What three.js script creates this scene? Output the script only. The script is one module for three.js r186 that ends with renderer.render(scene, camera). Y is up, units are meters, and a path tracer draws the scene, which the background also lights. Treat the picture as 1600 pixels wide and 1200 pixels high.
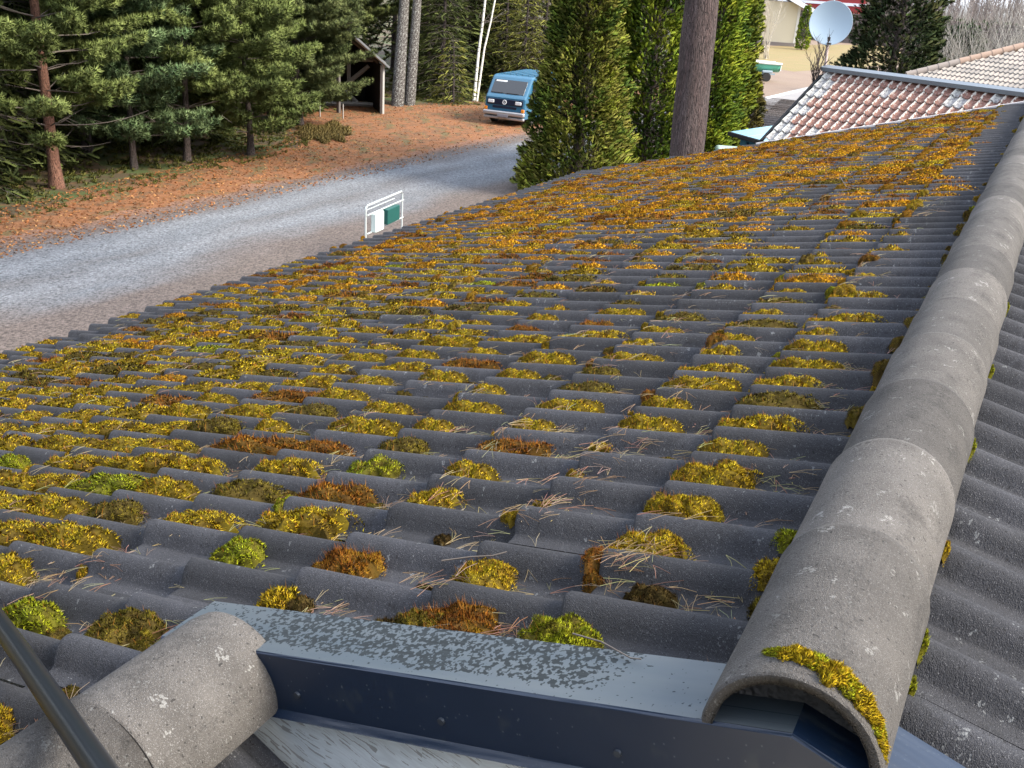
import * as THREE from 'three';
import { mergeGeometries } from 'three/addons/utils/BufferGeometryUtils.js';
import { RoundedBoxGeometry } from 'three/addons/geometries/RoundedBoxGeometry.js';
import { createNoise3D } from 'simplex-noise';

// ---------------------------------------------------------------- camera, sky, sun, exposure
const V3 = (x, y, z) => new THREE.Vector3(x, y, z);
const scene = new THREE.Scene();
const camera = new THREE.PerspectiveCamera(42.994, 4 / 3, 0.05, 900);
const CW = V3(0.20941, 5.8, 1.32179), FOC = 1523.4147;
const RIGHT = V3(0.87595747, 0.06205883, -0.47837978), DOWN = V3(0.2352392, -0.92073594, 0.31130024), FWD = V3(-0.42114252, -0.38521945, -0.8211242);
camera.position.copy(CW);
camera.quaternion.setFromRotationMatrix(new THREE.Matrix4().makeBasis(RIGHT, DOWN.clone().negate(), FWD.clone().negate()));
scene.add(camera);

const renderer = new THREE.WebGLRenderer({ antialias: true });
renderer.toneMapping = THREE.LinearToneMapping;
renderer.toneMappingExposure = 2.45;
renderer.shadowMap.enabled = true;

function rng(seed) { let s = seed | 0; return () => { s = (s + 0x6d2b79f5) | 0; let t = Math.imul(s ^ (s >>> 15), 1 | s); t = (t + Math.imul(t ^ (t >>> 7), 61 | t)) ^ t; return ((t ^ (t >>> 14)) >>> 0) / 4294967296; }; }
const n3 = createNoise3D(rng(7));
const SUN = V3(0.76, 0.62, -0.16).normalize();
{
  const w = 512, h = 256, d = new Float32Array(w * h * 4), p = V3(0, 0, 0);
  for (let j = 0; j < h; j++) for (let i = 0; i < w; i++) {
    const th = ((i + 0.5) / w - 0.5) * 2 * Math.PI, ph = ((j + 0.5) / h - 0.5) * Math.PI;
    p.set(Math.cos(ph) * Math.cos(th), Math.sin(ph), Math.cos(ph) * Math.sin(th));
    const y = Math.max(p.y, 0), k = Math.pow(y, 0.55);
    let r = 0.78 + (0.36 - 0.78) * k, g = 0.84 + (0.50 - 0.84) * k, b = 0.90 + (0.74 - 0.90) * k;
    const q = 1 / (y + 0.22);
    let c = 0; for (let o = 0, a = 0.55, f = 1; o < 4; o++, a *= 0.5, f *= 2.1) c += a * n3(p.x * q * f * 0.8, p.z * q * f * 0.8, 3 + o);
    c = Math.min(1, Math.max(0, c * 1.1 + 0.42));
    r += (0.95 - r) * c * 0.8; g += (0.96 - g) * c * 0.8; b += (0.98 - b) * c * 0.8;
    const s = Math.max(0, p.dot(SUN)), gl = 0.9 * Math.pow(s, 14) + 0.3 * Math.pow(s, 3);
    r += gl * 1.0; g += gl * 0.9; b += gl * 0.74;
    if (p.y < 0) { r = 0.16; g = 0.15; b = 0.12; }
    d.set([r * 1.05, g * 1.05, b * 1.09, 1], (j * w + i) * 4);
  }
  const t = new THREE.DataTexture(d, w, h, THREE.RGBAFormat, THREE.FloatType);
  t.mapping = THREE.EquirectangularReflectionMapping; t.magFilter = THREE.LinearFilter; t.minFilter = THREE.LinearFilter; t.needsUpdate = true;
  scene.background = t; scene.environment = t;
}
const sun = new THREE.DirectionalLight(new THREE.Color(1, 0.9, 0.76), 3.1);
sun.position.copy(SUN).multiplyScalar(60); sun.castShadow = true; sun.shadow.radius = 40;
sun.shadow.mapSize.set(4096, 4096);
Object.assign(sun.shadow.camera, { left: -60, right: 60, top: 60, bottom: -60, near: 1, far: 220 });
sun.target.position.set(-8, 0, -20); sun.position.add(sun.target.position);
scene.add(sun, sun.target);

// ---------------------------------------------------------------- helpers
const ray = (px, py) => RIGHT.clone().multiplyScalar(px - 800).addScaledVector(DOWN, py - 600).addScaledVector(FWD, FOC);
const ground = (px, py, y = 0) => { const d = ray(px, py); return CW.clone().addScaledVector(d, (y - CW.y) / d.y); };
const atDepth = (px, py, z) => CW.clone().addScaledVector(ray(px, py), z / FOC);
const onPlane = (px, py, p0, n) => { const d = ray(px, py); return CW.clone().addScaledVector(d, p0.clone().sub(CW).dot(n) / d.dot(n)); };
const lerp = (a, b, t) => a + (b - a) * t, clamp = (x, a = 0, b = 1) => Math.min(b, Math.max(a, x));
const smooth = (a, b, x) => { const t = clamp((x - a) / (b - a)); return t * t * (3 - 2 * t); };
const taken = new Map();
const numbered = (n) => { const k = taken.get(n) ?? 0; taken.set(n, k + 1); return k ? n + '_' + String(k).padStart(3, '0') : n; };
function tag(o, label, category, group) { o.userData.label = label; o.userData.category = category; if (group) o.userData.group = group; return o; }
function thing(name, label, category, pos = [0, 0, 0], turn = 0, group) {
  const o = new THREE.Group(); o.name = numbered(name); o.position.set(...pos); o.rotation.y = turn; scene.add(o); return tag(o, label, category, group);
}
function part(name, geo, mat, parent, pos, quat) {
  const m = new THREE.Mesh(geo, mat); m.name = name; m.castShadow = m.receiveShadow = true;
  if (pos) m.position.copy(pos); if (quat) m.quaternion.copy(quat); parent.add(m); return m;
}
function single(name, geo, mat, label, category, group) { return tag(part(numbered(name), geo, mat, scene), label, category, group); }
function structure(name, geo, mat) { const m = part(numbered(name), geo, mat, scene); m.userData.kind = 'structure'; m.userData.label = name.replace(/_/g, ' '); return m; }
const box = (w, h, d, x = 0, y = 0, z = 0) => new THREE.BoxGeometry(w, h, d).translate(x, y, z);
const rbox = (w, h, d, r, x = 0, y = 0, z = 0, s = 2) => new RoundedBoxGeometry(w, h, d, s, r).translate(x, y, z);
function geom(pos, idx, nor, col, uv) {
  const g = new THREE.BufferGeometry(); g.setAttribute('position', new THREE.Float32BufferAttribute(pos, 3));
  if (idx) g.setIndex(idx); if (nor) g.setAttribute('normal', new THREE.Float32BufferAttribute(nor, 3)); else g.computeVertexNormals();
  if (col) g.setAttribute('color', new THREE.Float32BufferAttribute(col, 3)); if (uv) g.setAttribute('uv', new THREE.Float32BufferAttribute(uv, 2));
  return g;
}
const UP = V3(0, 1, 0);
// a beam of square section between two points
function beam(a, b, w, d = w) {
  const v = b.clone().sub(a), L = v.length(), q = new THREE.Quaternion().setFromUnitVectors(UP, v.clone().normalize());
  return new THREE.BoxGeometry(w, L, d).applyQuaternion(q).translate((a.x + b.x) / 2, (a.y + b.y) / 2, (a.z + b.z) / 2);
}
// tapered tube through points with radii; collects into arrays
function tube(pts, rads, sides, out, vScale = 1, cap = false) {
  const base = out.pos.length / 3, n = pts.length, t = V3(0, 0, 0), a = V3(0, 0, 0), b = V3(0, 0, 0); let len = 0;
  for (let i = 0; i < n; i++) {
    t.copy(pts[Math.min(i + 1, n - 1)]).sub(pts[Math.max(i - 1, 0)]).normalize();
    a.set(1, 0, 0); if (Math.abs(t.x) > 0.8) a.set(0, 0, 1);
    b.crossVectors(t, a).normalize(); a.crossVectors(b, t).normalize();
    if (i) len += pts[i].distanceTo(pts[i - 1]);
    for (let s = 0; s <= sides; s++) {
      const f = s / sides * Math.PI * 2, c = Math.cos(f), q = Math.sin(f), r = rads[i];
      const nx = a.x * c + b.x * q, ny = a.y * c + b.y * q, nz = a.z * c + b.z * q;
      out.pos.push(pts[i].x + nx * r, pts[i].y + ny * r, pts[i].z + nz * r); out.nor.push(nx, ny, nz); out.uv.push(s / sides * vScale * 6.28 * Math.max(rads[0], 0.02), len);
    }
  }
  for (let i = 0; i < n - 1; i++) for (let s = 0; s < sides; s++) {
    const k = base + i * (sides + 1) + s, l = k + sides + 1; out.idx.push(k, k + 1, l, k + 1, l + 1, l);
  }
  if (cap) for (const e of [0, n - 1]) { const c = out.pos.length / 3; out.pos.push(pts[e].x, pts[e].y, pts[e].z); t.copy(pts[e]).sub(pts[e ? e - 1 : 1]).normalize(); out.nor.push(t.x, t.y, t.z); out.uv.push(0, 0); for (let s = 0; s < sides; s++) out.idx.push(c, base + e * (sides + 1) + s, base + e * (sides + 1) + s + 1); }
}
const bag = () => ({ pos: [], nor: [], uv: [], idx: [] });
const bagGeo = (o) => geom(o.pos, o.idx, o.nor, null, o.uv);
function tubeGeo(pts, r, sides = 8) { const o = bag(); tube(pts, Array.isArray(r) ? r : pts.map(() => r), sides, o, 1, true); return bagGeo(o); }

// ---------------------------------------------------------------- textures
const hash = (x, y, s) => { let h = Math.imul(x, 374761393) ^ Math.imul(y, 668265263) ^ Math.imul(s, 2147483647 - 58); h = Math.imul(h ^ (h >>> 13), 1274126177); return ((h ^ (h >>> 16)) >>> 0) / 4294967296; };
function vn(x, y, p, s) { // periodic value noise
  const xi = Math.floor(x), yi = Math.floor(y), fx = x - xi, fy = y - yi, u = fx * fx * (3 - 2 * fx), v = fy * fy * (3 - 2 * fy), m = (k) => ((k % p) + p) % p;
  const x0 = m(xi), x1 = m(xi + 1), y0 = m(yi), y1 = m(yi + 1);
  return lerp(lerp(hash(x0, y0, s), hash(x1, y0, s), u), lerp(hash(x0, y1, s), hash(x1, y1, s), u), v);
}
function fbm(x, y, p, s, o = 4) { let a = 0.5, v = 0, t = 0; for (let i = 0; i < o; i++) { v += a * vn(x * p, y * p, p, s + i); t += a; a *= 0.5; p *= 2; } return v / t; }
const enc = (c) => Math.round(255 * clamp(c <= 0.0031308 ? 12.92 * c : 1.055 * Math.pow(c, 1 / 2.4) - 0.055));
function tex(w, h, fn, linear = false) {
  const d = new Uint8Array(w * h * 4);
  for (let j = 0; j < h; j++) for (let i = 0; i < w; i++) {
    const c = fn((i + 0.5) / w, (j + 0.5) / h, i, j), o = (j * w + i) * 4;
    if (linear) { d[o] = d[o + 1] = d[o + 2] = Math.round(255 * clamp(c)); } else { d[o] = enc(c[0]); d[o + 1] = enc(c[1]); d[o + 2] = enc(c[2]); }
    d[o + 3] = 255;
  }
  const t = new THREE.DataTexture(d, w, h); t.magFilter = THREE.LinearFilter; t.minFilter = THREE.LinearMipmapLinearFilter; t.wrapS = t.wrapT = THREE.RepeatWrapping; t.generateMipmaps = true; t.anisotropy = 8;
  if (!linear) t.colorSpace = THREE.SRGBColorSpace; t.needsUpdate = true; return t;
}
const mix3 = (a, b, t) => [lerp(a[0], b[0], t), lerp(a[1], b[1], t), lerp(a[2], b[2], t)];
const mul3 = (a, k) => [a[0] * k, a[1] * k, a[2] * k];
const std = (o) => new THREE.MeshStandardMaterial({ roughness: 0.9, ...o });
const rgb = (r, g, b) => new THREE.Color().setRGB(r, g, b);

const grain = tex(512, 512, (u, v, i, j) => 0.5 * fbm(u, v, 64, 3, 3) + 0.5 * hash(i >> 1, j >> 1, 5), true);
function concrete(base, pale, lichen, seed, speck, cover) {
  return tex(1024, 1024, (u, v, i, j) => {
    let c = mul3(base, 0.72 + 0.56 * fbm(u, v, 8, seed, 5));
    c = mix3(c, pale, clamp((fbm(u, v, 5, seed + 20, 4) - 0.52) * 2.2) * 0.5);
    const g = hash(i >> 1, j >> 1, seed + 40), g2 = hash(i, j, seed + 41);
    if (g > 1 - speck) c = mix3(c, [0.42, 0.42, 0.42], 0.10 + 0.26 * g2); else c = mul3(c, 0.72 + 0.56 * g2);
    const n1 = n3(u * 7, v * 7, seed), n2 = n3(u * 26, v * 26, seed + 3), n4 = n3(u * 80, v * 80, seed + 5), l = n1 * 0.5 + n2 * 0.38 + n4 * 0.3;
    c = mix3(c, lichen, smooth(cover, cover + 0.14, l) * (0.18 + 0.36 * g2));
    c = mul3(c, 1 - 0.3 * smooth(0.15, 0.6, n3(u * 5 + 9, v * 3, seed + 11) * 0.6 + n2 * 0.3 + n4 * 0.25));
    if (n3(u * 34 + 3, v * 34, seed + 7) > 0.84) c = mul3(c, 0.4);
    return c;
  });
}
const tTile = concrete([0.030, 0.031, 0.036], [0.060, 0.060, 0.064], [0.34, 0.355, 0.35], 11, 0.035, 0.62);
const tRidge = concrete([0.082, 0.075, 0.068], [0.13, 0.121, 0.112], [0.36, 0.36, 0.34], 31, 0.07, 0.52);
const tTileMats = [], tRidgeMats = [];
for (let i = 0; i < 4; i++) {
  const k = [1, 1.28, 0.78, 1.1][i];
  const mk = (t, rx) => { const c = t.clone(); c.wrapS = c.wrapT = THREE.MirroredRepeatWrapping; c.repeat.set(2, 2); c.offset.set(i * 0.27, i * 0.41); c.needsUpdate = true; return c; };
  const b = grain.clone(); b.repeat.set(5, 5); b.needsUpdate = true;
  tTileMats.push(std({ map: mk(tTile), color: rgb(k, k, k * 1.02), bumpMap: b, bumpScale: 0.0022, roughness: 0.85 }));
  tRidgeMats.push(std({ map: mk(tRidge), color: rgb(k, k, k), bumpMap: b, bumpScale: 0.0032, roughness: 0.92 }));
}
const tGravel = tex(512, 2048, (u, v, i, j) => {       // u: 0 at x=-19.4 .. 1 at x=-5 ; v along z, 66 m
  const x = -19.4 + u * 14.4, z = v * 66, w = fbm(u, v, 6, 91, 5) - 0.5, w2 = fbm(u * 0.5, v * 4, 8, 95, 4) - 0.5;
  const mid = smooth(-18.2, -17.0, x + w * 2.4) * (1 - smooth(-15.6, -14.2, x + w * 3.0 + w2));
  let c = mix3([0.125, 0.10, 0.088], [0.16, 0.172, 0.188], mid);
  c = mix3(c, [0.13, 0.105, 0.09], clamp((fbm(u * 0.5, v, 14, 97, 4) - 0.48) * 2.6) * (1 - 0.45 * mid));
  for (const tx of [-16.9, -15.4]) c = mix3(c, [0.22, 0.23, 0.245], 0.5 * Math.exp(-Math.pow((x - tx + w2 * 1.2) / 0.32, 2)) * mid);
  c = mix3(c, [0.12, 0.11, 0.105], 0.45 * Math.exp(-Math.pow((x + 16.15 + w2 * 1.4) / 0.3, 2)) * smooth(0.4, 0.6, fbm(u, v, 20, 193, 3)));
  c = mix3(c, [0.36, 0.15, 0.06], (1 - smooth(-19.0, -18.0, x + w * 1.6)) * 0.5);
  const g = hash(i, j, 99); return mul3(c, g > 0.9 ? 1.5 : g < 0.14 ? 0.45 : 0.75 + 0.5 * hash(i, j, 100));
});
tGravel.wrapS = tGravel.wrapT = THREE.ClampToEdgeWrapping;
const tNeedle = tex(1024, 1024, (u, v, i, j) => {
  const a = fbm(u, v, 10, 111, 4), st = vn(u * 300 + a * 8, v * 90, 300, 115);
  let c = mix3([0.175, 0.06, 0.02], [0.26, 0.115, 0.045], st);
  c = mix3(c, [0.11, 0.06, 0.028], clamp((a - 0.46) * 3.2)); c = mix3(c, [0.08, 0.085, 0.03], smooth(0.58, 0.7, fbm(u, v, 6, 119, 4)) * 0.7); if (hash(i, j, 117) > 0.96) c = [0.5, 0.34, 0.18];
  return mul3(c, 0.7 + 0.6 * hash(i, j, 118));
});
const tForest = tex(1024, 1024, (u, v, i, j) => {
  const a = fbm(u, v, 7, 121, 5), b = fbm(u, v, 23, 125, 4);
  let c = mix3([0.075, 0.055, 0.028], [0.06, 0.085, 0.022], smooth(0.42, 0.6, a));
  c = mix3(c, [0.16, 0.075, 0.03], smooth(0.55, 0.7, b) * 0.6); return mul3(c, 0.6 + 0.8 * hash(i, j, 127));
});
const barkAt = (u, v) => { const a = u * 6.2832, c = Math.cos(a), q = Math.sin(a), w = 0.35 * n3(c * 2, q * 2, v * 9), f = Math.abs(n3(c * 4.2 + w, q * 4.2, v * 7 + w)), g = Math.abs(n3(c * 9 + 5, q * 9 + w, v * 17)); return smooth(0.03, 0.38, f) * (0.45 + 0.55 * smooth(0.02, 0.4, g)); };
const tBark = tex(512, 1024, (u, v, i, j) => {
  const k = barkAt(u, v), p = n3(Math.cos(u * 6.2832) * 1.5, Math.sin(u * 6.2832) * 1.5, v * 3 + 20);
  let c = mix3([0.04, 0.03, 0.027], mix3([0.19, 0.15, 0.14], [0.24, 0.21, 0.20], smooth(-0.3, 0.6, p)), k);
  c = mul3(c, 0.75 + 0.5 * hash(i >> 1, j >> 1, 149)); if (hash(i >> 1, j >> 1, 150) > 0.95) c = mix3(c, [0.36, 0.34, 0.32], 0.5); return c;
});
const tBarkBump = tex(256, 512, (u, v) => barkAt(u, v), true);
for (const t of [tBark, tBarkBump]) t.wrapT = THREE.MirroredRepeatWrapping;
const tBirch = tex(256, 512, (u, v, i, j) => { const k = vn(u * 4, v * 26, 26, 151); return k > 0.82 ? [0.06, 0.055, 0.05] : mul3([0.62, 0.60, 0.54], 0.8 + 0.3 * hash(i, j, 152)); });
const tPaintWood = tex(512, 512, (u, v, i, j) => {
  const g = fbm(u * 1, v + 0.05 * fbm(u, v, 5, 160, 3), 5, 161, 3), st = vn(u * 14, (v + g * 0.08) * 150, 150, 163);
  let c = mul3([0.76, 0.82, 0.85], 0.85 + 0.2 * st); if (st > 0.78 - 0.2 * (g - 0.5)) c = mix3(c, [0.22, 0.21, 0.2], 0.7); return c;
});
const flashMap = tex(2048, 256, (u, v, i, j) => {     // u along the cap, v across: dark lichen specks on the painted top
  let c = mix3([0.045, 0.065, 0.082], [0.085, 0.10, 0.108], fbm(u, v, 4, 171, 4));
  const dens = smooth(0.12, 0.2, u + 0.05 * (v - 0.5)) * (1 - 0.75 * smooth(0.72, 0.95, u)) * smooth(0.1, 0.22, v + 0.1 * (vn(u * 9, 0, 9, 175) - 0.5)) ;
  const s = vn(u * 190, v * 23, 190, 173) * 0.62 + vn(u * 420, v * 50, 420, 174) * 0.38;
  c = mix3(c, mul3([0.006, 0.011, 0.014], 0.8 + 0.5 * hash(i, j, 3)), smooth(0.81 - 0.36 * dens, 0.87 - 0.36 * dens, s) * (0.75 + 0.25 * fbm(u, v, 30, 179, 2)));
  return c;
});
const flashRough = tex(1024, 128, (u, v) => { const dens = smooth(0.12, 0.2, u + 0.05 * (v - 0.5)) * (1 - 0.75 * smooth(0.72, 0.95, u)) * smooth(0.1, 0.22, v + 0.1 * (vn(u * 9, 0, 9, 175) - 0.5)), sp = vn(u * 190, v * 23, 190, 173) * 0.62 + vn(u * 420, v * 50, 420, 174) * 0.38; return sp > 0.83 - 0.36 * dens ? 1 : 0.34 + 0.25 * fbm(u, v, 5, 178, 3); }, true);
flashRough.wrapS = flashRough.wrapT = THREE.ClampToEdgeWrapping;
flashMap.wrapS = flashMap.wrapT = THREE.ClampToEdgeWrapping;

const M = {
  navy: std({ map: tex(512, 256, (u, v, i, j) => { const d = fbm(u, v * 0.3, 40, 185, 3), e = fbm(u, v, 9, 187, 4); let c = [0.006, 0.017, 0.040]; c = mix3(c, [0.035, 0.045, 0.055], smooth(0.55, 0.8, d) * smooth(0.45, 0.7, e) * 0.7); if (hash(i, j, 189) > 0.996) c = [0.12, 0.13, 0.13]; return c; }), roughness: 0.38, bumpMap: tex(128, 128, (u, v) => fbm(u, v, 4, 191, 3), true), bumpScale: 0.006 }),
  navyTop: new THREE.MeshPhysicalMaterial({ map: flashMap, roughness: 1, roughnessMap: flashRough, specularIntensity: 1, ior: 1.5 }),
  paintWood: std({ map: tPaintWood, roughness: 0.85 }),
  whiteTrim: std({ color: rgb(0.72, 0.68, 0.66), roughness: 0.7 }),
  wall: std({ color: rgb(0.55, 0.5, 0.42), roughness: 0.9 }),
  dark: std({ color: rgb(0.02, 0.02, 0.022), roughness: 0.8 }),
  soil: std({ map: tForest }),
  gravel: std({ map: tGravel, roughness: 0.95, bumpMap: (() => { const g = grain.clone(); g.repeat.set(6, 28); g.needsUpdate = true; return g; })(), bumpScale: 0.02 }),
  needle: std({ map: tNeedle }),
  bark: std({ map: tBark, bumpMap: tBarkBump, bumpScale: 0.02 }),
  twig: std({ color: rgb(0.13, 0.11, 0.095) }),
  birch: std({ map: tBirch, roughness: 0.7 }),
};
M.barkRed = std({ map: tBark, color: rgb(1.5, 0.9, 0.65), bumpMap: tBarkBump, bumpScale: 0.015 });
M.barkBig = std({ map: (() => { const t = tBark.clone(); t.repeat.set(0.41, 0.5); t.needsUpdate = true; return t; })(), color: rgb(0.52, 0.43, 0.43), bumpMap: (() => { const t = tBarkBump.clone(); t.repeat.set(0.41, 0.5); t.needsUpdate = true; return t; })(), bumpScale: 0.02 });
M.barkFleck = std({ map: tex(256, 512, (u, v, i, j) => { const f = fbm(u, v, 22, 181, 3); return f > 0.65 ? mul3([0.34, 0.34, 0.31], 0.6 + 0.6 * hash(i, j, 183)) : mul3([0.035, 0.028, 0.024], 0.7 + 0.8 * f); }) });
M.barkDark = std({ map: tBark, color: rgb(0.7, 0.66, 0.64), bumpMap: tBarkBump, bumpScale: 0.03 });

// ---------------------------------------------------------------- ground
{
  const R = 420, seg = 60, pos = [], uv = [], idx = [];
  for (let j = 0; j <= seg; j++) for (let i = 0; i <= seg; i++) { const x = -R + 2 * R * i / seg, z = -R + 2 * R * j / seg - 120; pos.push(x, 0, z); uv.push(x / 5, z / 5); }
  for (let j = 0; j < seg; j++) for (let i = 0; i < seg; i++) { const a = j * (seg + 1) + i; idx.push(a, a + seg + 1, a + 1, a + 1, a + seg + 1, a + seg + 2); }
  structure('ground', geom(pos, idx, null, null, uv), M.soil);
}
// a sheet between two edges x0(z), x1(z)
function strip(name, z0, z1, step, x0, x1, y, mat, uvf, cols = 4) {
  const pos = [], uv = [], idx = []; let rows = 0;
  for (let z = z0; z >= z1 - 1e-6; z -= step, rows++) for (let i = 0; i <= cols; i++) { const x = lerp(x0(z), x1(z), i / cols); pos.push(x, y, z); uv.push(...uvf(x, z)); }
  for (let r = 0; r < rows - 1; r++) for (let i = 0; i < cols; i++) { const a = r * (cols + 1) + i, b = a + cols + 1; idx.push(a, a + 1, b, a + 1, b + 1, b); }
  return structure(name, geom(pos, idx, null, null, uv), mat);
}
const wob = (z, s, a) => a * n3(z * 0.35, s, 1) + a * 0.6 * n3(z * 1.3, s, 2) + a * 0.3 * n3(z * 4.1, s, 5);
const edgeX = (z) => { // outer edge of the needle litter, from the photograph's forest edge
  const t = [[8, -18.6], [-8, -19.2], [-12.9, -20.3], [-15.4, -20.9], [-20.5, -21.5], [-25, -22.2], [-28, -24.5], [-31, -29], [-35, -29.5], [-38, -25.5], [-44, -23], [-60, -22]];
  for (let i = 0; i < t.length - 1; i++) if (z <= t[i][0] && z >= t[i + 1][0]) return lerp(t[i][1], t[i + 1][1], (t[i][0] - z) / (t[i][0] - t[i + 1][0]));
  return -20;
};
strip('needle_litter_verge', 6, -60, 0.25, (z) => edgeX(z) + wob(z, 3, 0.35), () => -17.6, 0.004, M.needle, (x, z) => [x / 2.6, z / 2.6]);
strip('gravel_road', 6, -60, 0.25, (z) => -18.75 + wob(z, 9, 0.3), (z) => -5 + wob(z, 15, 0.3), 0.009, M.gravel, (x, z) => [(x + 19.4) / 14.4, (6 - z) / 66], 6);

// ---------------------------------------------------------------- the tiled house
const TH = 16 * Math.PI / 180, ct = Math.cos(TH), st = Math.sin(TH), YR = 4.919663;
const WAVE = 0.165, RH = 0.047, COURSE = 0.32472, TILT = 0.03 / COURSE, NC = 17;
const LIPD = [0, 0.0239, -0.0229, -0.008, -0.0013, -0.0012, 0.0096];
const lipV = (k) => k * COURSE + (LIPD[k] ?? 0);
const UFAR = 11.06, APEX = -0.11;
const roofP = (u, v, n = 0) => V3(-v * ct - n * st, YR - v * st + n * ct, -u);
const AX = -APEX * ct, AY = YR - APEX * st;            // ridge apex in world x, y
const QL = new THREE.Quaternion().setFromRotationMatrix(new THREE.Matrix4().makeBasis(V3(0, 0, -1), V3(-ct, -st, 0), V3(-st, ct, 0)));
const QR = new THREE.Quaternion().setFromRotationMatrix(new THREE.Matrix4().makeBasis(V3(0, 0, 1), V3(ct, -st, 0), V3(st, ct, 0)));
const rightP = (u, v, n = 0) => V3(AX + v * ct + n * st, AY - v * st + n * ct, -u);
const prof = (s) => { const d = Math.abs(s - Math.round(s)); const x = d / 0.255; return x < 1 ? Math.pow(1 - x * x, 0.85) : 0; };
function tileGeo(s0, s1, len, seg, seed, hi) {        // s in waves; u = (s - s0) * WAVE, lip at v = 0
  const r = rng(seed), n = Math.max(3, Math.round((s1 - s0) * seg)), uo = r(), vo = r(), pos = [], uv = [], idx = [];
  const rows = hi ? [[-len, 0], [-len * 0.5, 0], [-0.02, 0], [-0.006, -0.0008], [-0.001, -0.004], [0, -0.009], [-0.001, -0.023], [-0.09, -0.025]] : [[-len, 0], [-0.006, 0], [0, -0.006], [-0.001, -0.023], [-0.09, -0.025]];
  const jag = []; for (let i = 0; i <= n; i++) jag.push((r() - 0.5) * 0.003);
  rows.forEach(([v, dn], k) => { for (let i = 0; i <= n; i++) { const s = lerp(s0 + 0.006, s1 - 0.006, i / n), u = (s - s0) * WAVE, vv = v + (k > 1 ? jag[i] : 0); pos.push(u, vv, RH * (prof(s) - 1) + dn + TILT * v); uv.push(u + uo, vv - dn + vo); } });
  for (let k = 0; k < rows.length - 1; k++) for (let i = 0; i < n; i++) { const a = k * (n + 1) + i, b = a + n + 1; idx.push(a, a + 1, b, a + 1, b + 1, b); }
  return geom(pos, idx, null, null, uv);
}
const houseBase = V3(0, 0, -5.5);
const house = thing('tiled_house', 'house with a long dark grey concrete tile roof overgrown with moss', 'house', houseBase.toArray());
const rel = (p) => p.clone().sub(houseBase);
const TL = COURSE + 0.085;
const tileHi = [1, 2, 3, 4, 5, 6, 7, 8, 9, 10, 11, 12].map((k) => tileGeo(-0.5, 1.5, TL, 16, k * 17, true)), tileLo = [1, 2, 3].map((k) => tileGeo(-0.5, 1.5, TL, 8, k * 23, false));
const tileCut = tileGeo(-0.9, -0.5, TL, 12, 91, true);
{
  const list = [], R = rng(401);
  for (let k = 1; k <= NC; k++) for (let j = -4; j < 34; j++) {
    if (j < 0 && k < 4) continue;
    const u = (2 * j - 0.5) * WAVE + (R() - 0.5) * 0.004, v = lipV(k) + (R() - 0.5) * 0.009;
    if (j < 0 && u < -1.35) continue;
    list.push({ p: roofP(u, v, (R() - 0.5) * 0.003), q: QL, c: roofP(u + WAVE, v - 0.15), rz: (R() - 0.5) * 0.008, rx: (R() - 0.5) * 0.006, m: Math.floor(R() * 4) });
  }
  for (let k = 1; k <= 3; k++) list.push({ p: roofP(-0.9 * WAVE, lipV(k), 0), q: QL, c: roofP(-0.1, lipV(k)), rz: 0, rx: 0, m: k, cut: true });
  for (let k = 1; k <= NC; k++) for (let j = -1; j < 33; j++) {
    const u = (2 * j + 1.5) * WAVE + (R() - 0.5) * 0.004, v = 0.13 + k * COURSE + (R() - 0.5) * 0.008;
    list.push({ p: rightP(u + 0.12, v, 0), q: QR, c: rightP(u, v - 0.15), rz: (R() - 0.5) * 0.008, rx: (R() - 0.5) * 0.006, m: Math.floor(R() * 4), right: true });
  }
  list.forEach((t, i) => { t.d = t.c.distanceTo(CW) + (t.right && (t.c.x > 0.55) ? 6 : 0); t.g = i; });
  list.sort((a, b) => a.d - b.d);
  const rest = [], e = new THREE.Euler(), q = new THREE.Quaternion(), mx = new THREE.Matrix4();
  list.forEach((t, i) => {
    q.setFromEuler(e.set(t.rx, 0, t.rz)).premultiply(t.q);
    if (i < 298) part('roof_tile', t.cut ? tileCut : tileHi[t.g % 12], tTileMats[t.m], house, rel(t.p), q.clone());
    else rest.push(tileLo[t.g % 3].clone().applyMatrix4(mx.compose(rel(t.p), q, V3(1, 1, 1))));
  });
  const m = part('far_roof_tiles', mergeGeometries(rest), tTileMats[0], house); m.userData.kind = 'stuff';
}
// ridge tiles: arched caps, each lapping over the next one
function ridgeGeo(len, hw, hh, flare, seed, thick = 0.016) {
  const r = rng(seed), NA = 18, NL = 5, pos = [], uv = [], idx = [], uo = r(), vo = r();
  const ring = (z, k, drop) => { for (let i = 0; i <= NA; i++) { const f = lerp(-0.06, Math.PI + 0.06, i / NA), w = (hw - drop) * k, h = (hh - drop) * k; pos.push(-Math.cos(f) * w, Math.sin(f) * h, z); uv.push(i / NA * 0.36 + uo, z + vo + drop); } };
  const zs = [[0, 1, 0.003], [-0.004, 1, 0], [-len * 0.35, 1 + flare * 0.2, 0], [-len * 0.7, 1 + flare * 0.55, 0], [-len + 0.02, 1 + flare, 0], [-len, 1 + flare, 0.004]];
  zs.forEach(([z, k, d]) => ring(z, k, d));
  ring(-len, 1, thick); ring(0, 1, thick); ring(0, 1, 0.003);
  const rows = zs.length + 3;
  for (let k = 0; k < rows - 1; k++) for (let i = 0; i < NA; i++) { const a = k * (NA + 1) + i, b = a + NA + 1; idx.push(a, a + 1, b, a + 1, b + 1, b); }
  return geom(pos, idx, null, null, uv);
}
const ridgeVar = [1, 2, 3].map((k) => ridgeGeo(0.43, 0.115, 0.118, 0.05, k * 31));
const RZ0 = 0.29;
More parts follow.
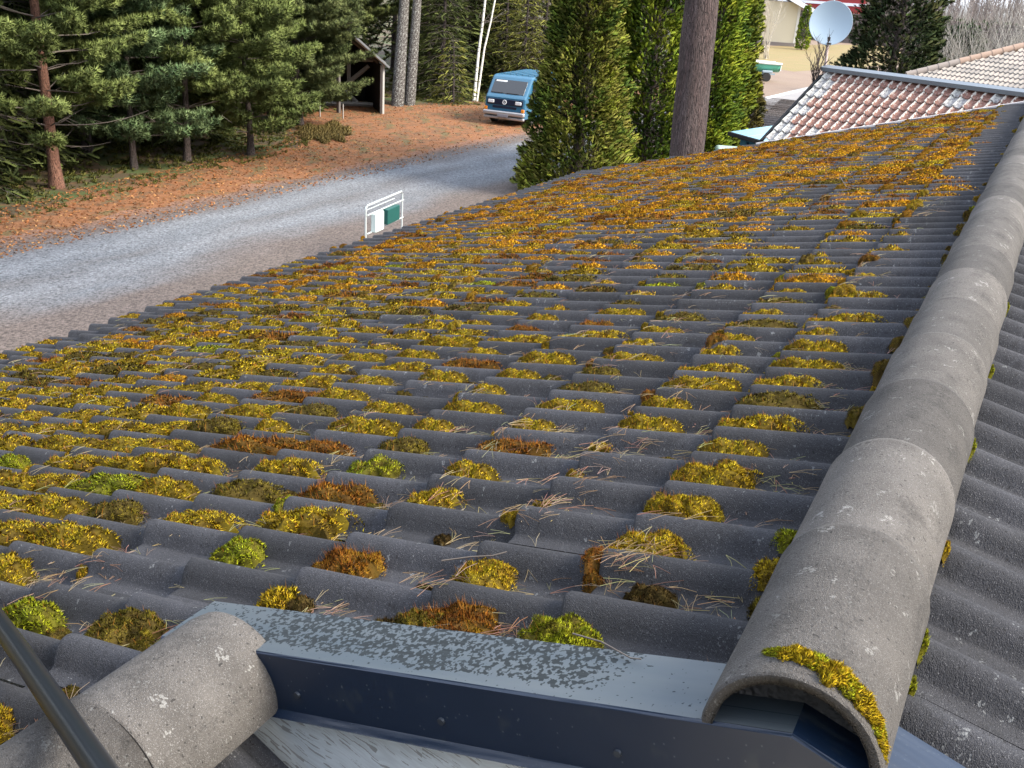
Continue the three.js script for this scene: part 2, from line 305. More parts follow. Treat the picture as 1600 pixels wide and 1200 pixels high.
{
  const R = rng(55);
  { const sh = new THREE.Shape(); sh.absellipse(0, 0, 0.096, 0.104, 0, Math.PI); part('mortar', new THREE.ExtrudeGeometry(sh, { depth: 0.03, bevelEnabled: false }), std({ color: rgb(0.17, 0.16, 0.15), bumpMap: grain, bumpScale: 0.01 }), house, rel(V3(AX, AY - 0.036, 0.19))); }
  for (let i = 0; i < 30; i++) {
    const m = part('ridge_tile', ridgeVar[i % 3], tRidgeMats[i % 4], house, rel(V3(AX + (R() - 0.5) * 0.006, AY - (i ? 0.034 : 0.036) + (R() - 0.5) * 0.004, RZ0 - i * 0.38)));
    m.rotation.set(0, (R() - 0.5) * 0.014, (R() - 0.5) * 0.05);
  }
  // lower ridge of the front part of the house
  const nr = [1, 2, 3].map((k) => ridgeGeo(0.29, 0.128, 0.128, -0.015, 200 + k, 0.018));
  for (let i = 0; i < 3; i++) { const m = part('ridge_tile', nr[i], tRidgeMats[(i + 1) % 4], house, rel(V3(-0.862 - i * 0.006, 4.594 - 0.006 * i, 0.297 + 0.25 * (i + 1)))); if (i) m.scale.set(1.025, 1.04, 1); }
}
const chromeScrew = std({ color: rgb(0.05, 0.06, 0.075), roughness: 0.45, metalness: 0.5 });
// verge cap: folded navy sheet along the near gable, both slopes
{
  const uf = -0.2915, ub = -0.149;
  const sheet = (P, v0, v1, mit) => {
    const prof2 = [[ub, -0.034], [ub, -0.006], [ub - 0.004, -0.003], [uf + 0.004, -0.001], [uf, -0.005], [uf, -0.112], [uf - 0.012, -0.122]];
    const pos = [], uv = [], idx = [], top = [], tuv = [], tidx = [];
    const n = 12;
    for (let i = 0; i < n; i++) for (let s = 0; s < prof2.length - 1; s++) {
      const a = lerp(v0, v1, i / n), b = lerp(v0, v1, (i + 1) / n), isTop = s === 2, A = isTop ? top : pos, U = isTop ? tuv : uv, I = isTop ? tidx : idx, k = A.length / 3;
      for (const [v_, j] of [[a, s], [a, s + 1], [b, s], [b, s + 1]]) { const v = i === 0 && v_ === a ? mit(prof2[j][1]) : v_, p = rel(P(prof2[j][0], v, prof2[j][1])); A.push(p.x, p.y, p.z); U.push(1 - (v - 0) / 1.06, isTop ? (j === 2 ? 1 : 0) : j / 6); }
      I.push(k, k + 1, k + 2, k + 1, k + 3, k + 2);
    }
    return [geom(pos, idx, null, null, uv), geom(top, tidx, null, null, tuv)];
  };
  const [f1, t1] = sheet(roofP, APEX, 1.06, (n) => (-AX - n * st) / ct), [f2, t2] = sheet(rightP, 0, 5.5, (n) => -n * st / ct);
  const c1 = part('verge_flashing', f1, M.navy, house); c1.userData.label = 'navy painted metal verge flashing on the near gable';
  part('flashing_top', t1, M.navyTop, c1).userData.label = 'flashing top speckled with dark lichen';
  const c2 = part('verge_flashing', f2, M.navy, house); part('flashing_top', t2, M.navy, c2);
  for (const v of [0.14, 0.44, 0.74, 0.98]) { const sc = part('screw', new THREE.CylinderGeometry(0.0055, 0.0065, 0.004, 10), chromeScrew, c1, rel(roofP(uf, v, -0.075))); sc.rotation.x = Math.PI / 2; sc.position.z += 0.002; }
  const flip = (g) => { g.attributes.uv.array.forEach((x, i, a) => { if (i % 2 === 0) a[i] = 1 - a[i]; }); }; flip(t1);
}
// walls
{
  const gable = (xl, xr, ax, ay, z0, z1, drop) => {
    const s = new THREE.Shape(); const yl = ay - (ax - xl) * Math.tan(TH) - drop, yr = ay - (xr - ax) * Math.tan(TH) - drop;
    s.moveTo(xl, 0); s.lineTo(xr, 0); s.lineTo(xr, yr); s.lineTo(ax, ay - drop); s.lineTo(xl, yl); s.closePath();
    return new THREE.ExtrudeGeometry(s, { depth: z0 - z1, bevelEnabled: false }).translate(-houseBase.x, 0, z1 - houseBase.z);
  };
  const w = part('wall', gable(AX - 5.0, AX + 5.0, AX, AY, 0.262, -10.8, 0.1), M.paintWood, house); w.userData.label = 'weathered white painted gable wall';
  const g = w.geometry, p = g.attributes.position, u = g.attributes.uv; for (let i = 0; i < p.count; i++) u.setXY(i, p.getX(i) * 2.2, (p.getY(i) + p.getX(i) * 0.28) * 2.2);
  const s = new THREE.Shape(); s.moveTo(-5, 0); s.lineTo(1.6, 0); s.lineTo(1.6, 3.1); s.lineTo(-0.862, 4.60); s.lineTo(-5, 3.38); s.closePath();
  part('wall', new THREE.ExtrudeGeometry(s, { depth: 2.2, bevelEnabled: false }).translate(0, -0.22, 0.2655 - houseBase.z), M.wall, house);
  // right slope of the front part, steeper
  const a2 = Math.atan(0.6), q = new THREE.Quaternion().setFromRotationMatrix(new THREE.Matrix4().makeBasis(V3(0, 0, 1), V3(Math.cos(a2), -Math.sin(a2), 0), V3(Math.sin(a2), Math.cos(a2), 0)));
  for (let k = 0; k < 3; k++) for (let j = 0; j < 3; j++) { const v = 0.33 + k * COURSE; part('roof_tile', tileHi[(k + j) % 6], tTileMats[j], house, rel(V3(-0.862 + v * Math.cos(a2), 4.64 - v * Math.sin(a2), 0.30 + j * 0.33)), q); }
  // far verge board and eave fascia
  const far = (P, v0, v1) => { const a = rel(P(UFAR + 0.10, v0, -0.022)), b = rel(P(UFAR + 0.10, v1, -0.022)), e = beam(a, b, 0.03, 0.05); return e; };
  part('verge_trim', far(roofP, APEX, 3.1), M.whiteTrim, house); part('verge_trim', far(rightP, 0, 5.6), M.whiteTrim, house);
  const fz = box(0.03, 0.16, 12.3); part('fascia', fz, M.dark, house, rel(V3(-5.14, 3.3, -5.0)));
  part('fascia', fz, M.dark, house, rel(V3(5.3, 3.35, -5.0)));
}

// ---------------------------------------------------------------- moss
const tileTop = (u, v) => { let k = 1; while (k < NC && v > lipV(k)) k++; return RH * (prof(u / WAVE) - 1) - TILT * (lipV(k) - v); };
function mossGeo(seed, blades, bl, bw, setae, pal, opt = {}) { // cushion 0.2 long (v from +0.03 to -0.17), 0.1 wide, 0.05 high
  const r = rng(seed), L = 0.2, W = 0.115, H = opt.h ?? 0.05, pos = [], nor = [], col = [], idx = [], RN = opt.rings ?? 7, AN = opt.segs ?? 20, so = seed * 3.7;
  const S = (a, rr) => {
    const ed = 1 + 0.26 * n3(Math.cos(a) * 1.3 + so, Math.sin(a) * 1.3, 4.2) + 0.26 * n3(Math.cos(a) * 3.6 + so, Math.sin(a) * 3.6, 8.2), x = Math.cos(a) * rr * W * 0.5 * ed, y = Math.sin(a) * rr * L * 0.5 * ed - 0.06;
    let z = H * Math.pow(Math.max(0, 1 - Math.pow(rr, 2.6)), 0.55) * (0.88 + 0.26 * n3(x * 20 + so, y * 16, 1) + 0.06 * n3(x * 60, y * 60 + so, 2)) - 0.006 - 0.022 * smooth(0.86, 1, rr) - (opt.bend ?? 0) * x * x;
    if (y > 0.006) z -= (y - 0.006) * 1.1; return V3(x, y, z);
  };
  const N = (a, rr) => { const e = 0.03, p = S(a, rr), q1 = S(a + 0.12, rr), q2 = S(a, Math.min(1, rr + e)), n = q1.sub(p).cross(q2.sub(p)); if (n.z < 0) n.negate(); return rr < 0.02 || n.length() < 1e-9 ? V3(0, 0, 1) : n.normalize(); };
  const tone = (p) => { const k = 0.5 + 0.5 * n3(p.x * 19 + so, p.y * 19, 7) + (r() - 0.5) * 0.55, i = clamp(k, 0, 0.999) * (pal.length - 1), a = Math.floor(i), f = 0.3 + 1.25 * r(), c = mix3(pal[a], pal[Math.min(a + 1, pal.length - 1)], i - a); return mul3(c, f); };
  for (let i = 0; i <= RN; i++) for (let s = 0; s < AN; s++) { const a = s / AN * 6.2832, rr = i / RN, p = S(a, rr), n = N(a, rr), c = mul3(mix3(tone(p), [0.05, 0.035, 0.012], 0.8), 0.9); pos.push(p.x, p.y, p.z); nor.push(n.x, n.y, n.z); col.push(...c); }
  for (let i = 0; i < RN; i++) for (let s = 0; s < AN; s++) { const a = i * AN + s, b = i * AN + (s + 1) % AN; idx.push(a, a + AN, b, b, a + AN, b + AN); }
  const blade = (p, n, l, w, c) => { const d = V3(n.x + (r() - 0.5) * 1.5, n.y + (r() - 0.5) * 1.5, n.z + (r() - 0.35) * 1.1).normalize(), t = V3(r() - 0.5, r() - 0.5, r() - 0.5).cross(d).normalize(), k = pos.length / 3;
    pos.push(p.x + t.x * w, p.y + t.y * w, p.z + t.z * w, p.x - t.x * w, p.y - t.y * w, p.z - t.z * w, p.x + d.x * l, p.y + d.y * l, p.z + d.z * l);
    const m = V3(n.x + d.x * 0.6, n.y + d.y * 0.6, n.z + d.z * 0.6 + 0.15).normalize(); for (let q = 0; q < 3; q++) { nor.push(m.x, m.y, m.z); col.push(...c); } idx.push(k, k + 1, k + 2); };
  for (let i = 0; i < blades; i++) { const a = r() * 6.2832, rr = i % 5 < 2 ? 0.72 + 0.28 * r() : Math.sqrt(r()), p = S(a, rr), n = N(a, rr); blade(p, n, bl * (0.6 + 0.8 * r()), bw * (0.6 + 0.7 * r()), tone(p)); }
  for (let i = 0; i < setae; i++) { const a = r() * 6.2832, rr = Math.sqrt(r()) * 0.95, p = S(a, rr); if (n3(p.x * 30 + so, p.y * 30, 12) < -0.1) continue; blade(p, V3((r() - 0.5) * 0.3, 0, 1.6), (opt.sl ?? 0.02) * (0.6 + 0.7 * r()), bw * 0.55, mix3([0.34, 0.09, 0.018], [0.42, 0.20, 0.03], r())); }
  return geom(pos, idx, nor, col);
}
const GOLD = [[0.20, 0.125, 0.014], [0.41, 0.275, 0.016], [0.52, 0.375, 0.02], [0.38, 0.31, 0.02]], LIME = [[0.19, 0.17, 0.014], [0.29, 0.31, 0.014], [0.34, 0.40, 0.025]], OLIVE = [[0.075, 0.055, 0.016], [0.15, 0.12, 0.018], [0.24, 0.19, 0.02]],
  RUST = [[0.13, 0.045, 0.012], [0.26, 0.10, 0.014], [0.31, 0.19, 0.018]], DARK = [[0.035, 0.022, 0.010], [0.07, 0.046, 0.016], [0.11, 0.08, 0.02]], AMBER = [[0.36, 0.17, 0.012], [0.60, 0.30, 0.014], [0.66, 0.40, 0.02]];
const PALS = [
  { n: 'golden', p: GOLD, l: 'golden yellow moss cushion lying in a tile channel', a: [300, 0.02] }, { n: 'lime', p: LIME, l: 'bright lime green moss cushion at a tile lip', a: [60, 0.018] },
  { n: 'olive', p: OLIVE, l: 'dull olive moss cushion lying in a tile channel', a: [160, 0.02] }, { n: 'rust', p: RUST, l: 'rusty orange moss cushion with red stalks on the tiles', a: [700, 0.022] },
  { n: 'dark', p: DARK, l: 'small dark brown moss clump on the bare tiles', a: [60, 0.014] }, { n: 'amber', p: AMBER, l: 'amber moss cushion fringed with orange stalks on the tiles', a: [700, 0.024] }];
const mossMat = new THREE.MeshPhysicalMaterial({ vertexColors: true, roughness: 1, specularIntensity: 0.1 });
const HI = PALS.map((P, i) => [0, 1, 2].map((k) => mossGeo(1000 + i * 10 + k, 11500, 0.0056, 0.00072, P.a[0], P.p, { sl: P.a[1], rings: 8, segs: 26 })));
const MID = PALS.map((P, i) => [0, 1].map((k) => mossGeo(2000 + i * 10 + k, 3800, 0.0068, 0.0011, Math.round(P.a[0] * 0.5), P.p, { sl: P.a[1], rings: 6, segs: 16 })));
const LOW = PALS.map((P, i) => [0, 1].map((k) => mossGeo(3000 + i * 10 + k, 1500, 0.0086, 0.0019, Math.round(P.a[0] * 0.25), P.p, { sl: P.a[1], rings: 4, segs: 12 })));
const CREST = PALS.map((P, i) => mossGeo(4000 + i * 10, 1800, 0.0085, 0.0013, Math.round(P.a[0] * 0.4), P.p, { sl: P.a[1], rings: 6, segs: 16, bend: 8 }));
const TINY = PALS.map((P, i) => mossGeo(4500 + i * 10, 2400, 0.013, 0.0016, Math.round(P.a[0] * 0.1), P.p, { sl: P.a[1] * 1.6, rings: 5, segs: 14 }));
const moss = [];
{
  const R = rng(900);
  const pick = (far, kk) => { const x = R(); if (x < 0.6 * far) return 5; if (x < 0.6 * far + 0.05 + 0.13 * far) return 3; if (R() < 0.07 * (1 - far)) return 1; if (R() < 0.22 * (1 - 0.5 * far)) return 2; return 0; };
  const put = (u, v, sl, sw, sh, pal, turn = 0, extra = 0, crest = false, below = false) => moss.push({ crest, u, v, n: tileTop(u, below ? v + 0.006 : v - 0.03) - 0.002 + extra, sl, sw, sh, pal, turn });
  for (let k = 1; k <= NC; k++) for (let c = -8; c < 66; c++) {
    if (c < -1 && k < 4) continue; if (c === -1 && k < 4 && k > 0) { /* the channel by the flashing is placed below */ continue; }
    const u = (c + 0.5) * WAVE, v = lipV(k), far = smooth(1.2, 6, u), low = smooth(1.2, 3.0, v), edge = smooth(4.75, 5.45, v - 0.04 * 0), patch = 0.5 + 0.5 * n3(u * 0.55, v * 0.8, 21);
    // channels
    let pr = lerp(0.80, 1.12, Math.max(low, far)) * lerp(0.8, 1.15, patch); if (k === 1 && u > 2.2) pr = 0.55 - 0.2 * far; if (k <= 2 && u > 7) pr *= 0.7; pr *= 1 - 0.72 * edge;
    if (R() < pr) {
      let s = lerp(0.88, 2.4, Math.max(low, far * 0.85) * 0.75 + 0.25 * R()) * (0.55 + 0.65 * R()) * (0.75 + 0.42 * patch); if (k === 1 && u > 2) s *= 0.7; s *= 1 - 0.4 * edge;
      put(u + (R() - 0.5) * 0.02, v + 0.008 * R(), s * (0.85 + 0.35 * R()), clamp(1.05 + 0.25 * s * R(), 1.0, 1.5), clamp(0.78 + 0.28 * s * R(), 0.72, 1.25), pick(far, k), (R() - 0.5) * 0.25);
      if (R() < 0.25 && s > 0.8) put(u + (R() - 0.5) * 0.03, v - 0.10 * s - 0.05, 0.5, 0.7, 0.55, R() < 0.5 ? 4 : 2, R() * 6);
    } else if (R() < 0.3) put(u + (R() - 0.5) * 0.03, v - 0.03 - R() * 0.15, 0.2 + 0.2 * R(), 0.35 + 0.25 * R(), 0.4, R() < 0.6 ? 4 : 2, R() * 6);
    // lip of the roll
    const pc = (0.02 + 0.45 * far * (1 - 0.3 * low)) * (1 - 0.85 * edge) * (k === 1 ? 1.25 : 1);
    if (c > -1 && R() < pc) put(c * WAVE + WAVE + (R() - 0.5) * 0.03, v + 0.004, 0.26 + 0.22 * R(), 0.5 + 0.3 * R(), 0.32 + 0.2 * R(), pick(far, k), (R() - 0.5) * 0.3, -0.003, true);
    // strands that follow the lip line from channel to channel, round the ends of the rolls
    if (c > -1 || k > 4) for (const o of [0.78, 1.0, 1.22]) { const pl = (o === 1 ? 0.30 : 0.55) * lerp(0.75, 0.95, far) * lerp(0.6, 1.3, patch) * (1 - 0.85 * edge) * (k === 1 ? 1.15 : 1); if (R() < pl) put((c + o) * WAVE + (R() - 0.5) * 0.012, v + 0.022 + 0.02 * R(), 0.22 + 0.2 * R(), 0.32 + 0.28 * R(), o === 1 ? 0.34 + 0.2 * R() : 0.45 + 0.3 * R(), R() < 0.14 * (1 - far) ? 1 : pick(far, k), (R() - 0.5) * 0.5, 0, false, true); }
  }
  // channel beside the flashing and other clumps told apart in the photograph (pixels on the tile surface)
  const at = (px, py) => { const nrm = V3(-st, ct, 0), p = onPlane(px, py, roofP(0, 0, -0.025), nrm); return [-p.z, -p.x / ct * 1 - 0.025 * 0]; };
  for (const [px, py, sl, sw, sh, pal] of [[860, 985, 0.75, 0.95, 1.05, 1], [690, 965, 0.95, 1.0, 0.9, 3], [650, 962, 0.6, 0.8, 0.8, 2], [585, 955, 0.35, 0.6, 0.6, 4], [430, 930, 0.45, 0.7, 0.8, 0], [460, 935, 0.3, 0.5, 0.7, 4], [1085, 1035, 0.32, 0.5, 0.7, 2], [1072, 940, 0.13, 0.22, 0.35, 4], [1130, 1050, 0.3, 0.5, 0.5, 4], [645, 900, 0.3, 0.45, 0.5, 4], [1000, 915, 0.55, 0.7, 0.7, 4]]) { const [u, v] = at(px, py); put(u, v + 0.05 * sl, sl, sw, sh, pal, (R() - 0.5)); }
  // along the foot of the ridge tiles
  for (let c = -2; c < 66; c++) for (const o of [0, 0.5]) if (R() < (o ? 0.62 : 0.4) * (1 - 0.4 * smooth(3, 6, c * WAVE))) { const u = (c + o) * WAVE + (R() - 0.5) * 0.05; if (u > -0.2) put(u, 0.045 + 0.015 * R(), 0.24 + 0.25 * R(), 0.35 + 0.4 * R(), 0.4 + 0.35 * R(), R() < 0.2 ? 1 : R() < 0.6 ? 2 : 0, 0.4 * (R() - 0.5), o ? 0.004 : 0); }
}
{
  const q = new THREE.Quaternion(), q2 = new THREE.Quaternion(), s = V3(1, 1, 1), Z = V3(0, 0, 1), mx = new THREE.Matrix4(), col = new THREE.Color(), R = rng(77);
  moss.forEach((m, i) => { m.p = roofP(m.u, m.v, m.n); m.d = m.p.distanceTo(CW); m.a = m.sl * m.sw / (m.d * m.d) * (0.4 + 1 / m.d); m.i = i; });
  moss.sort((a, b) => b.a - a.a);
  const far = new Map();
  moss.forEach((m, i) => {
    q.copy(QL).multiply(q2.setFromAxisAngle(Z, m.turn)); s.set(m.sw, m.sl, m.sh);
    if (i < 290) {
      const o = new THREE.Mesh((m.crest ? CREST[m.pal] : m.sl < 0.5 && m.d < 4 ? TINY[m.pal] : m.d < 2.3 ? HI[m.pal][m.i % 3] : m.d < 4.2 ? MID[m.pal][m.i % 2] : LOW[m.pal][m.i % 2]), mossMat);
      o.name = numbered(PALS[m.pal].n === 'dark' ? 'moss_clump' : 'moss_cushion'); o.castShadow = o.receiveShadow = true; o.position.copy(m.p); o.quaternion.copy(q); o.scale.copy(s); scene.add(o); tag(o, PALS[m.pal].l, 'moss', PALS[m.pal].n + ' moss on the tiled roof');
    } else { const g = m.crest ? CREST[m.pal] : m.d < 4.2 ? MID[m.pal][m.i % 2] : LOW[m.pal][m.i % 2]; if (!far.has(g)) far.set(g, []); far.get(g).push(mx.compose(m.p, q, s).clone()); }
  });
  for (const [g, list] of far) {
    const im = new THREE.InstancedMesh(g, mossMat, list.length); im.name = numbered('roof_moss'); im.castShadow = im.receiveShadow = true; im.userData.kind = 'stuff'; tag(im, 'patches of golden and orange moss spread over the roof tiles', 'moss', 'moss spread over the roof');
    list.forEach((x, i) => { im.setMatrixAt(i, x); const k = 0.8 + 0.4 * R(); im.setColorAt(i, col.setRGB(k, k * (0.92 + 0.12 * R()), k)); }); scene.add(im);
  }
  for (const [u, sc] of [[0.10, 0.3], [0.42, 0.25], [0.93, 0.32], [1.5, 0.3], [-0.02, 0.22], [2.2, 0.3]]) { const o = new THREE.Mesh(TINY[u === 0.42 ? 0 : 1], mossMat); o.name = numbered('moss_cushion'); o.castShadow = o.receiveShadow = true; o.position.copy(rightP(u, 0.135, -0.03)); o.quaternion.copy(QR); o.scale.set(sc * 1.5, sc * 0.5, sc * 1.4); scene.add(o); tag(o, 'small moss tuft along the sunny foot of the ridge', 'moss', 'moss at the sunny ridge foot'); }

  // band of moss across the end of the ridge
  const parts = [];
  for (let i = 0; i < 15; i++) {
    const f = lerp(1.95, 0.42, i / 14), g = mossGeo(5000 + i, 1400, 0.019, 0.0023, 10, i % 4 ? GOLD : LIME, { rings: 4, segs: 12 });
    { const fat = 0.6 + 0.7 * Math.sin(Math.PI * (i + 0.5) / 15); g.translate(0, 0.06, 0).scale(0.26 + 0.06 * R(), (0.10 + 0.07 * R()) * fat, (0.2 + 0.08 * R()) * fat); }
    const qq = new THREE.Quaternion().setFromRotationMatrix(new THREE.Matrix4().makeBasis(V3(Math.sin(f), -Math.cos(f), 0), V3(0, 0, 1), V3(Math.cos(f), Math.sin(f), 0)).transpose().transpose());
    g.applyMatrix4(new THREE.Matrix4().makeBasis(V3(Math.sin(f), -Math.cos(f), 0), V3(0, 0, -1), V3(Math.cos(f), Math.sin(f), 0)));
    g.translate(AX + Math.cos(f) * 0.111, AY - 0.036 + Math.sin(f) * 0.119, 0.243 + 0.03 * (i / 14) + (R() - 0.5) * 0.008); parts.push(g);
  }
  { const g = mossGeo(5100, 900, 0.026, 0.0034, 10, GOLD, { rings: 4, segs: 12 }); g.translate(0, 0.06, 0).scale(0.16, 0.12, 0.3); const f = 1.35; g.applyMatrix4(new THREE.Matrix4().makeBasis(V3(Math.sin(f), -Math.cos(f), 0), V3(0, 0, -1), V3(Math.cos(f), Math.sin(f), 0))); g.translate(AX + Math.cos(f) * 0.111, AY - 0.036 + Math.sin(f) * 0.119, 0.272); parts.push(g); }
  single('moss_band', mergeGeometries(parts), mossMat, 'curved band of golden moss across the open end of the ridge', 'moss');
}
// fallen pine needles on the tiles
{
  const R = rng(1212), g0 = (() => { const pos = [], idx = [], L = 0.05, w = 0.00042; for (const sgn of [-1, 1]) { const p = [[0, 0, 0], [sgn * 0.004, L * 0.5, 0.003], [sgn * 0.011, L, 0.001]], b = pos.length / 3; for (const q of p) pos.push(q[0] - w, q[1], q[2], q[0] + w, q[1], q[2], q[0], q[1], q[2] + w * 1.6); for (let i = 0; i < 2; i++) { const k = b + i * 3; for (const [x, y] of [[0, 2], [2, 1], [1, 0]]) idx.push(k + x, k + y, k + x + 3, k + y, k + y + 3, k + x + 3); } } return geom(pos, idx); })();
  const mats = [], cols = [], q = new THREE.Quaternion(), e = new THREE.Euler(), c = new THREE.Color(), add = (u, v, n, flat, s) => { q.setFromEuler(e.set((R() - 0.4) * flat, (R() - 0.5) * flat, R() * 6.28)).premultiply(QL); mats.push(new THREE.Matrix4().compose(roofP(u, v, n), q, V3(1, 1, 1).multiplyScalar(s))); const t = R(); cols.push(mix3([0.17, 0.10, 0.05], [0.36, 0.28, 0.155], t).map((x) => x * (0.7 + 0.5 * R()))); };
  for (const m of moss) {
    if (m.u > 5 || m.pal === 1) continue; const near = m.d < 3, cnt = Math.round((near ? 40 : 14) * m.sl * (R() < 0.6 ? 1 : 0.2) * (m.v < 0.15 ? 0.2 : 1.3));
    for (let i = 0; i < cnt; i++) { const v = m.v - (0.05 + 0.22 * R()) * Math.max(0.6, m.sl), u = m.u + (R() - 0.5) * 0.09; if (v < 0.06) continue; add(u, v, tileTop(u, v) + 0.003 + 0.022 * R() * R(), 0.35, 0.75 + 0.6 * R()); }
  }
  for (let i = 0; i < 350; i++) { const u = -0.1 + 3.5 * R(), v = 0.1 + 3 * R(); add(u, v, tileTop(u, v) + 0.003, 0.08, 0.7 + 0.5 * R()); }
  const im = new THREE.InstancedMesh(g0, std({ color: rgb(1, 1, 1), roughness: 0.8 }), mats.length); im.name = 'fallen_pine_needles'; im.userData.kind = 'stuff'; tag(im, 'dry straw coloured pine needles scattered in the tile channels', 'pine needles');
  mats.forEach((m, i) => { im.setMatrixAt(i, m); im.setColorAt(i, c.setRGB(...cols[i])); }); im.castShadow = im.receiveShadow = true; scene.add(im);
}
// twigs lying on the tiles
{
  const R = rng(31), nrm = V3(-st, ct, 0), tw = (pxs, r, label) => { const pts = pxs.map(([x, y], i) => onPlane(x, y, roofP(0, 0, 0.004), nrm)); single('dry_twig', tubeGeo(pts, pts.map((_, i) => r * (1 - 0.5 * i / pts.length)), 5), M.twig, label, 'twig'); };
  tw([[895, 990], [940, 1003], [985, 1028], [1002, 1030]], 0.0016, 'crooked grey twig beside a lime green moss cushion');
  tw([[1312, 275], [1322, 292], [1340, 296]], 0.003, 'short forked grey twig among the far tiles');
  tw([[1495, 290], [1512, 296], [1523, 300]], 0.003, 'thin grey twig lying near the ridge');
  tw([[690, 876], [735, 870], [770, 868], [792, 862]], 0.0017, 'straight grey twig across two tile rolls');
}
// black tube lying over the front ridge
{
  const nrm = V3(-st, ct, 0), a = onPlane(-90, 852, roofP(0, 0, 0.022), nrm), b = onPlane(18, 1000, roofP(0, 0, 0.055), nrm), c = onPlane(148, 1190, roofP(0, 0, 0.096), nrm), d = c.clone().add(c.clone().sub(b).multiplyScalar(1.4));
  single('black_tube', tubeGeo([a, b, c, d], 0.0185, 20), std({ color: rgb(0.006, 0.009, 0.013), roughness: 0.3 }), 'smooth black tube lying across the tiles in front', 'tube');
}
// ---------------------------------------------------------------- trees
function tuftGeo(n, L, w, spread, seed, up = 0.8) {
  const r = rng(seed), pos = [], nor = [], idx = [];
  for (let i = 0; i < n; i++) {
    const a = r() * 6.283, t = Math.acos(1 - r() * (1 - Math.cos(spread))), d = V3(Math.sin(t) * Math.cos(a), Math.cos(t), Math.sin(t) * Math.sin(a)), l = L * (0.65 + 0.5 * r()), s = V3(r() - 0.5, r() - 0.5, r() - 0.5).cross(d).normalize().multiplyScalar(w), k = pos.length / 3, o = d.clone().multiplyScalar(0.02 * L);
    pos.push(o.x + s.x, o.y + s.y, o.z + s.z, o.x - s.x, o.y - s.y, o.z - s.z, d.x * l, d.y * l, d.z * l);
    const m = d.clone().add(V3(0, up, 0)).normalize(); for (let q = 0; q < 3; q++) nor.push(m.x, m.y, m.z); idx.push(k, k + 1, k + 2);
  }
  return geom(pos, idx, nor);
}
// a flat fern-like spray for thuja and spruce twigs, growing along +y
function sprayGeo(L, seed, wid = 0.45) {
  const r = rng(seed), pos = [], nor = [], idx = [], tri = (a, b, c) => { const k = pos.length / 3; pos.push(...a, ...b, ...c); for (const p of [a, b, c]) { const m = V3(p[0] * 2, 0.8, 0.8).normalize(); nor.push(m.x, m.y, m.z); } idx.push(k, k + 1, k + 2); };
  const w = L * 0.05;
  tri([-w, 0, 0], [w, 0, 0], [0, L, 0.1 * L]);
  for (let i = 0; i < 7; i++) for (const s of [-1, 1]) {
    const y = L * (0.12 + 0.12 * i), l = L * wid * (1 - 0.55 * i / 7) * (0.75 + 0.5 * r()), z = (r() - 0.5) * 0.16 * L + 0.1 * y;
    tri([0, y - w * 1.5, 0.1 * y], [0, y + w * 1.8, 0.1 * y], [s * l * 0.8, y + l * 0.62, z]);
  }
  return geom(pos, idx, nor);
}
const leaf = (o = {}) => new THREE.MeshPhysicalMaterial({ color: rgb(1, 1, 1), roughness: 0.85, specularIntensity: 0.3, ...o });
const leafMat = leaf();
function instanced(name, g, mat, mats, cols, parent) {
  const im = new THREE.InstancedMesh(g, mat, mats.length), c = new THREE.Color(); im.name = name; im.castShadow = im.receiveShadow = true; im.userData.kind = 'stuff';
  mats.forEach((m, i) => { im.setMatrixAt(i, m); im.setColorAt(i, c.setRGB(...cols[i])); }); parent.add(im); return im;
}
const tip3 = (a, b) => mergeGeometries([tuftGeo(26, 0.125, 0.007, 1.4, a), tuftGeo(22, 0.115, 0.007, 1.35, a + 1).rotateZ(0.9).translate(-0.07, -0.06, 0.02), tuftGeo(22, 0.115, 0.007, 1.35, a + 2).rotateZ(-0.9).rotateY(0.8).translate(0.06, -0.08, -0.03), tuftGeo(20, 0.105, 0.007, 1.4, a + 3).rotateX(b).translate(0.01, -0.13, 0.06)]);
const PINE = [tip3(5, 0.9), tip3(16, -0.8)], SPRUCE = sprayGeo(0.3, 9, 0.3);
const qa = new THREE.Quaternion(), qb = new THREE.Quaternion(), qe = new THREE.Euler();
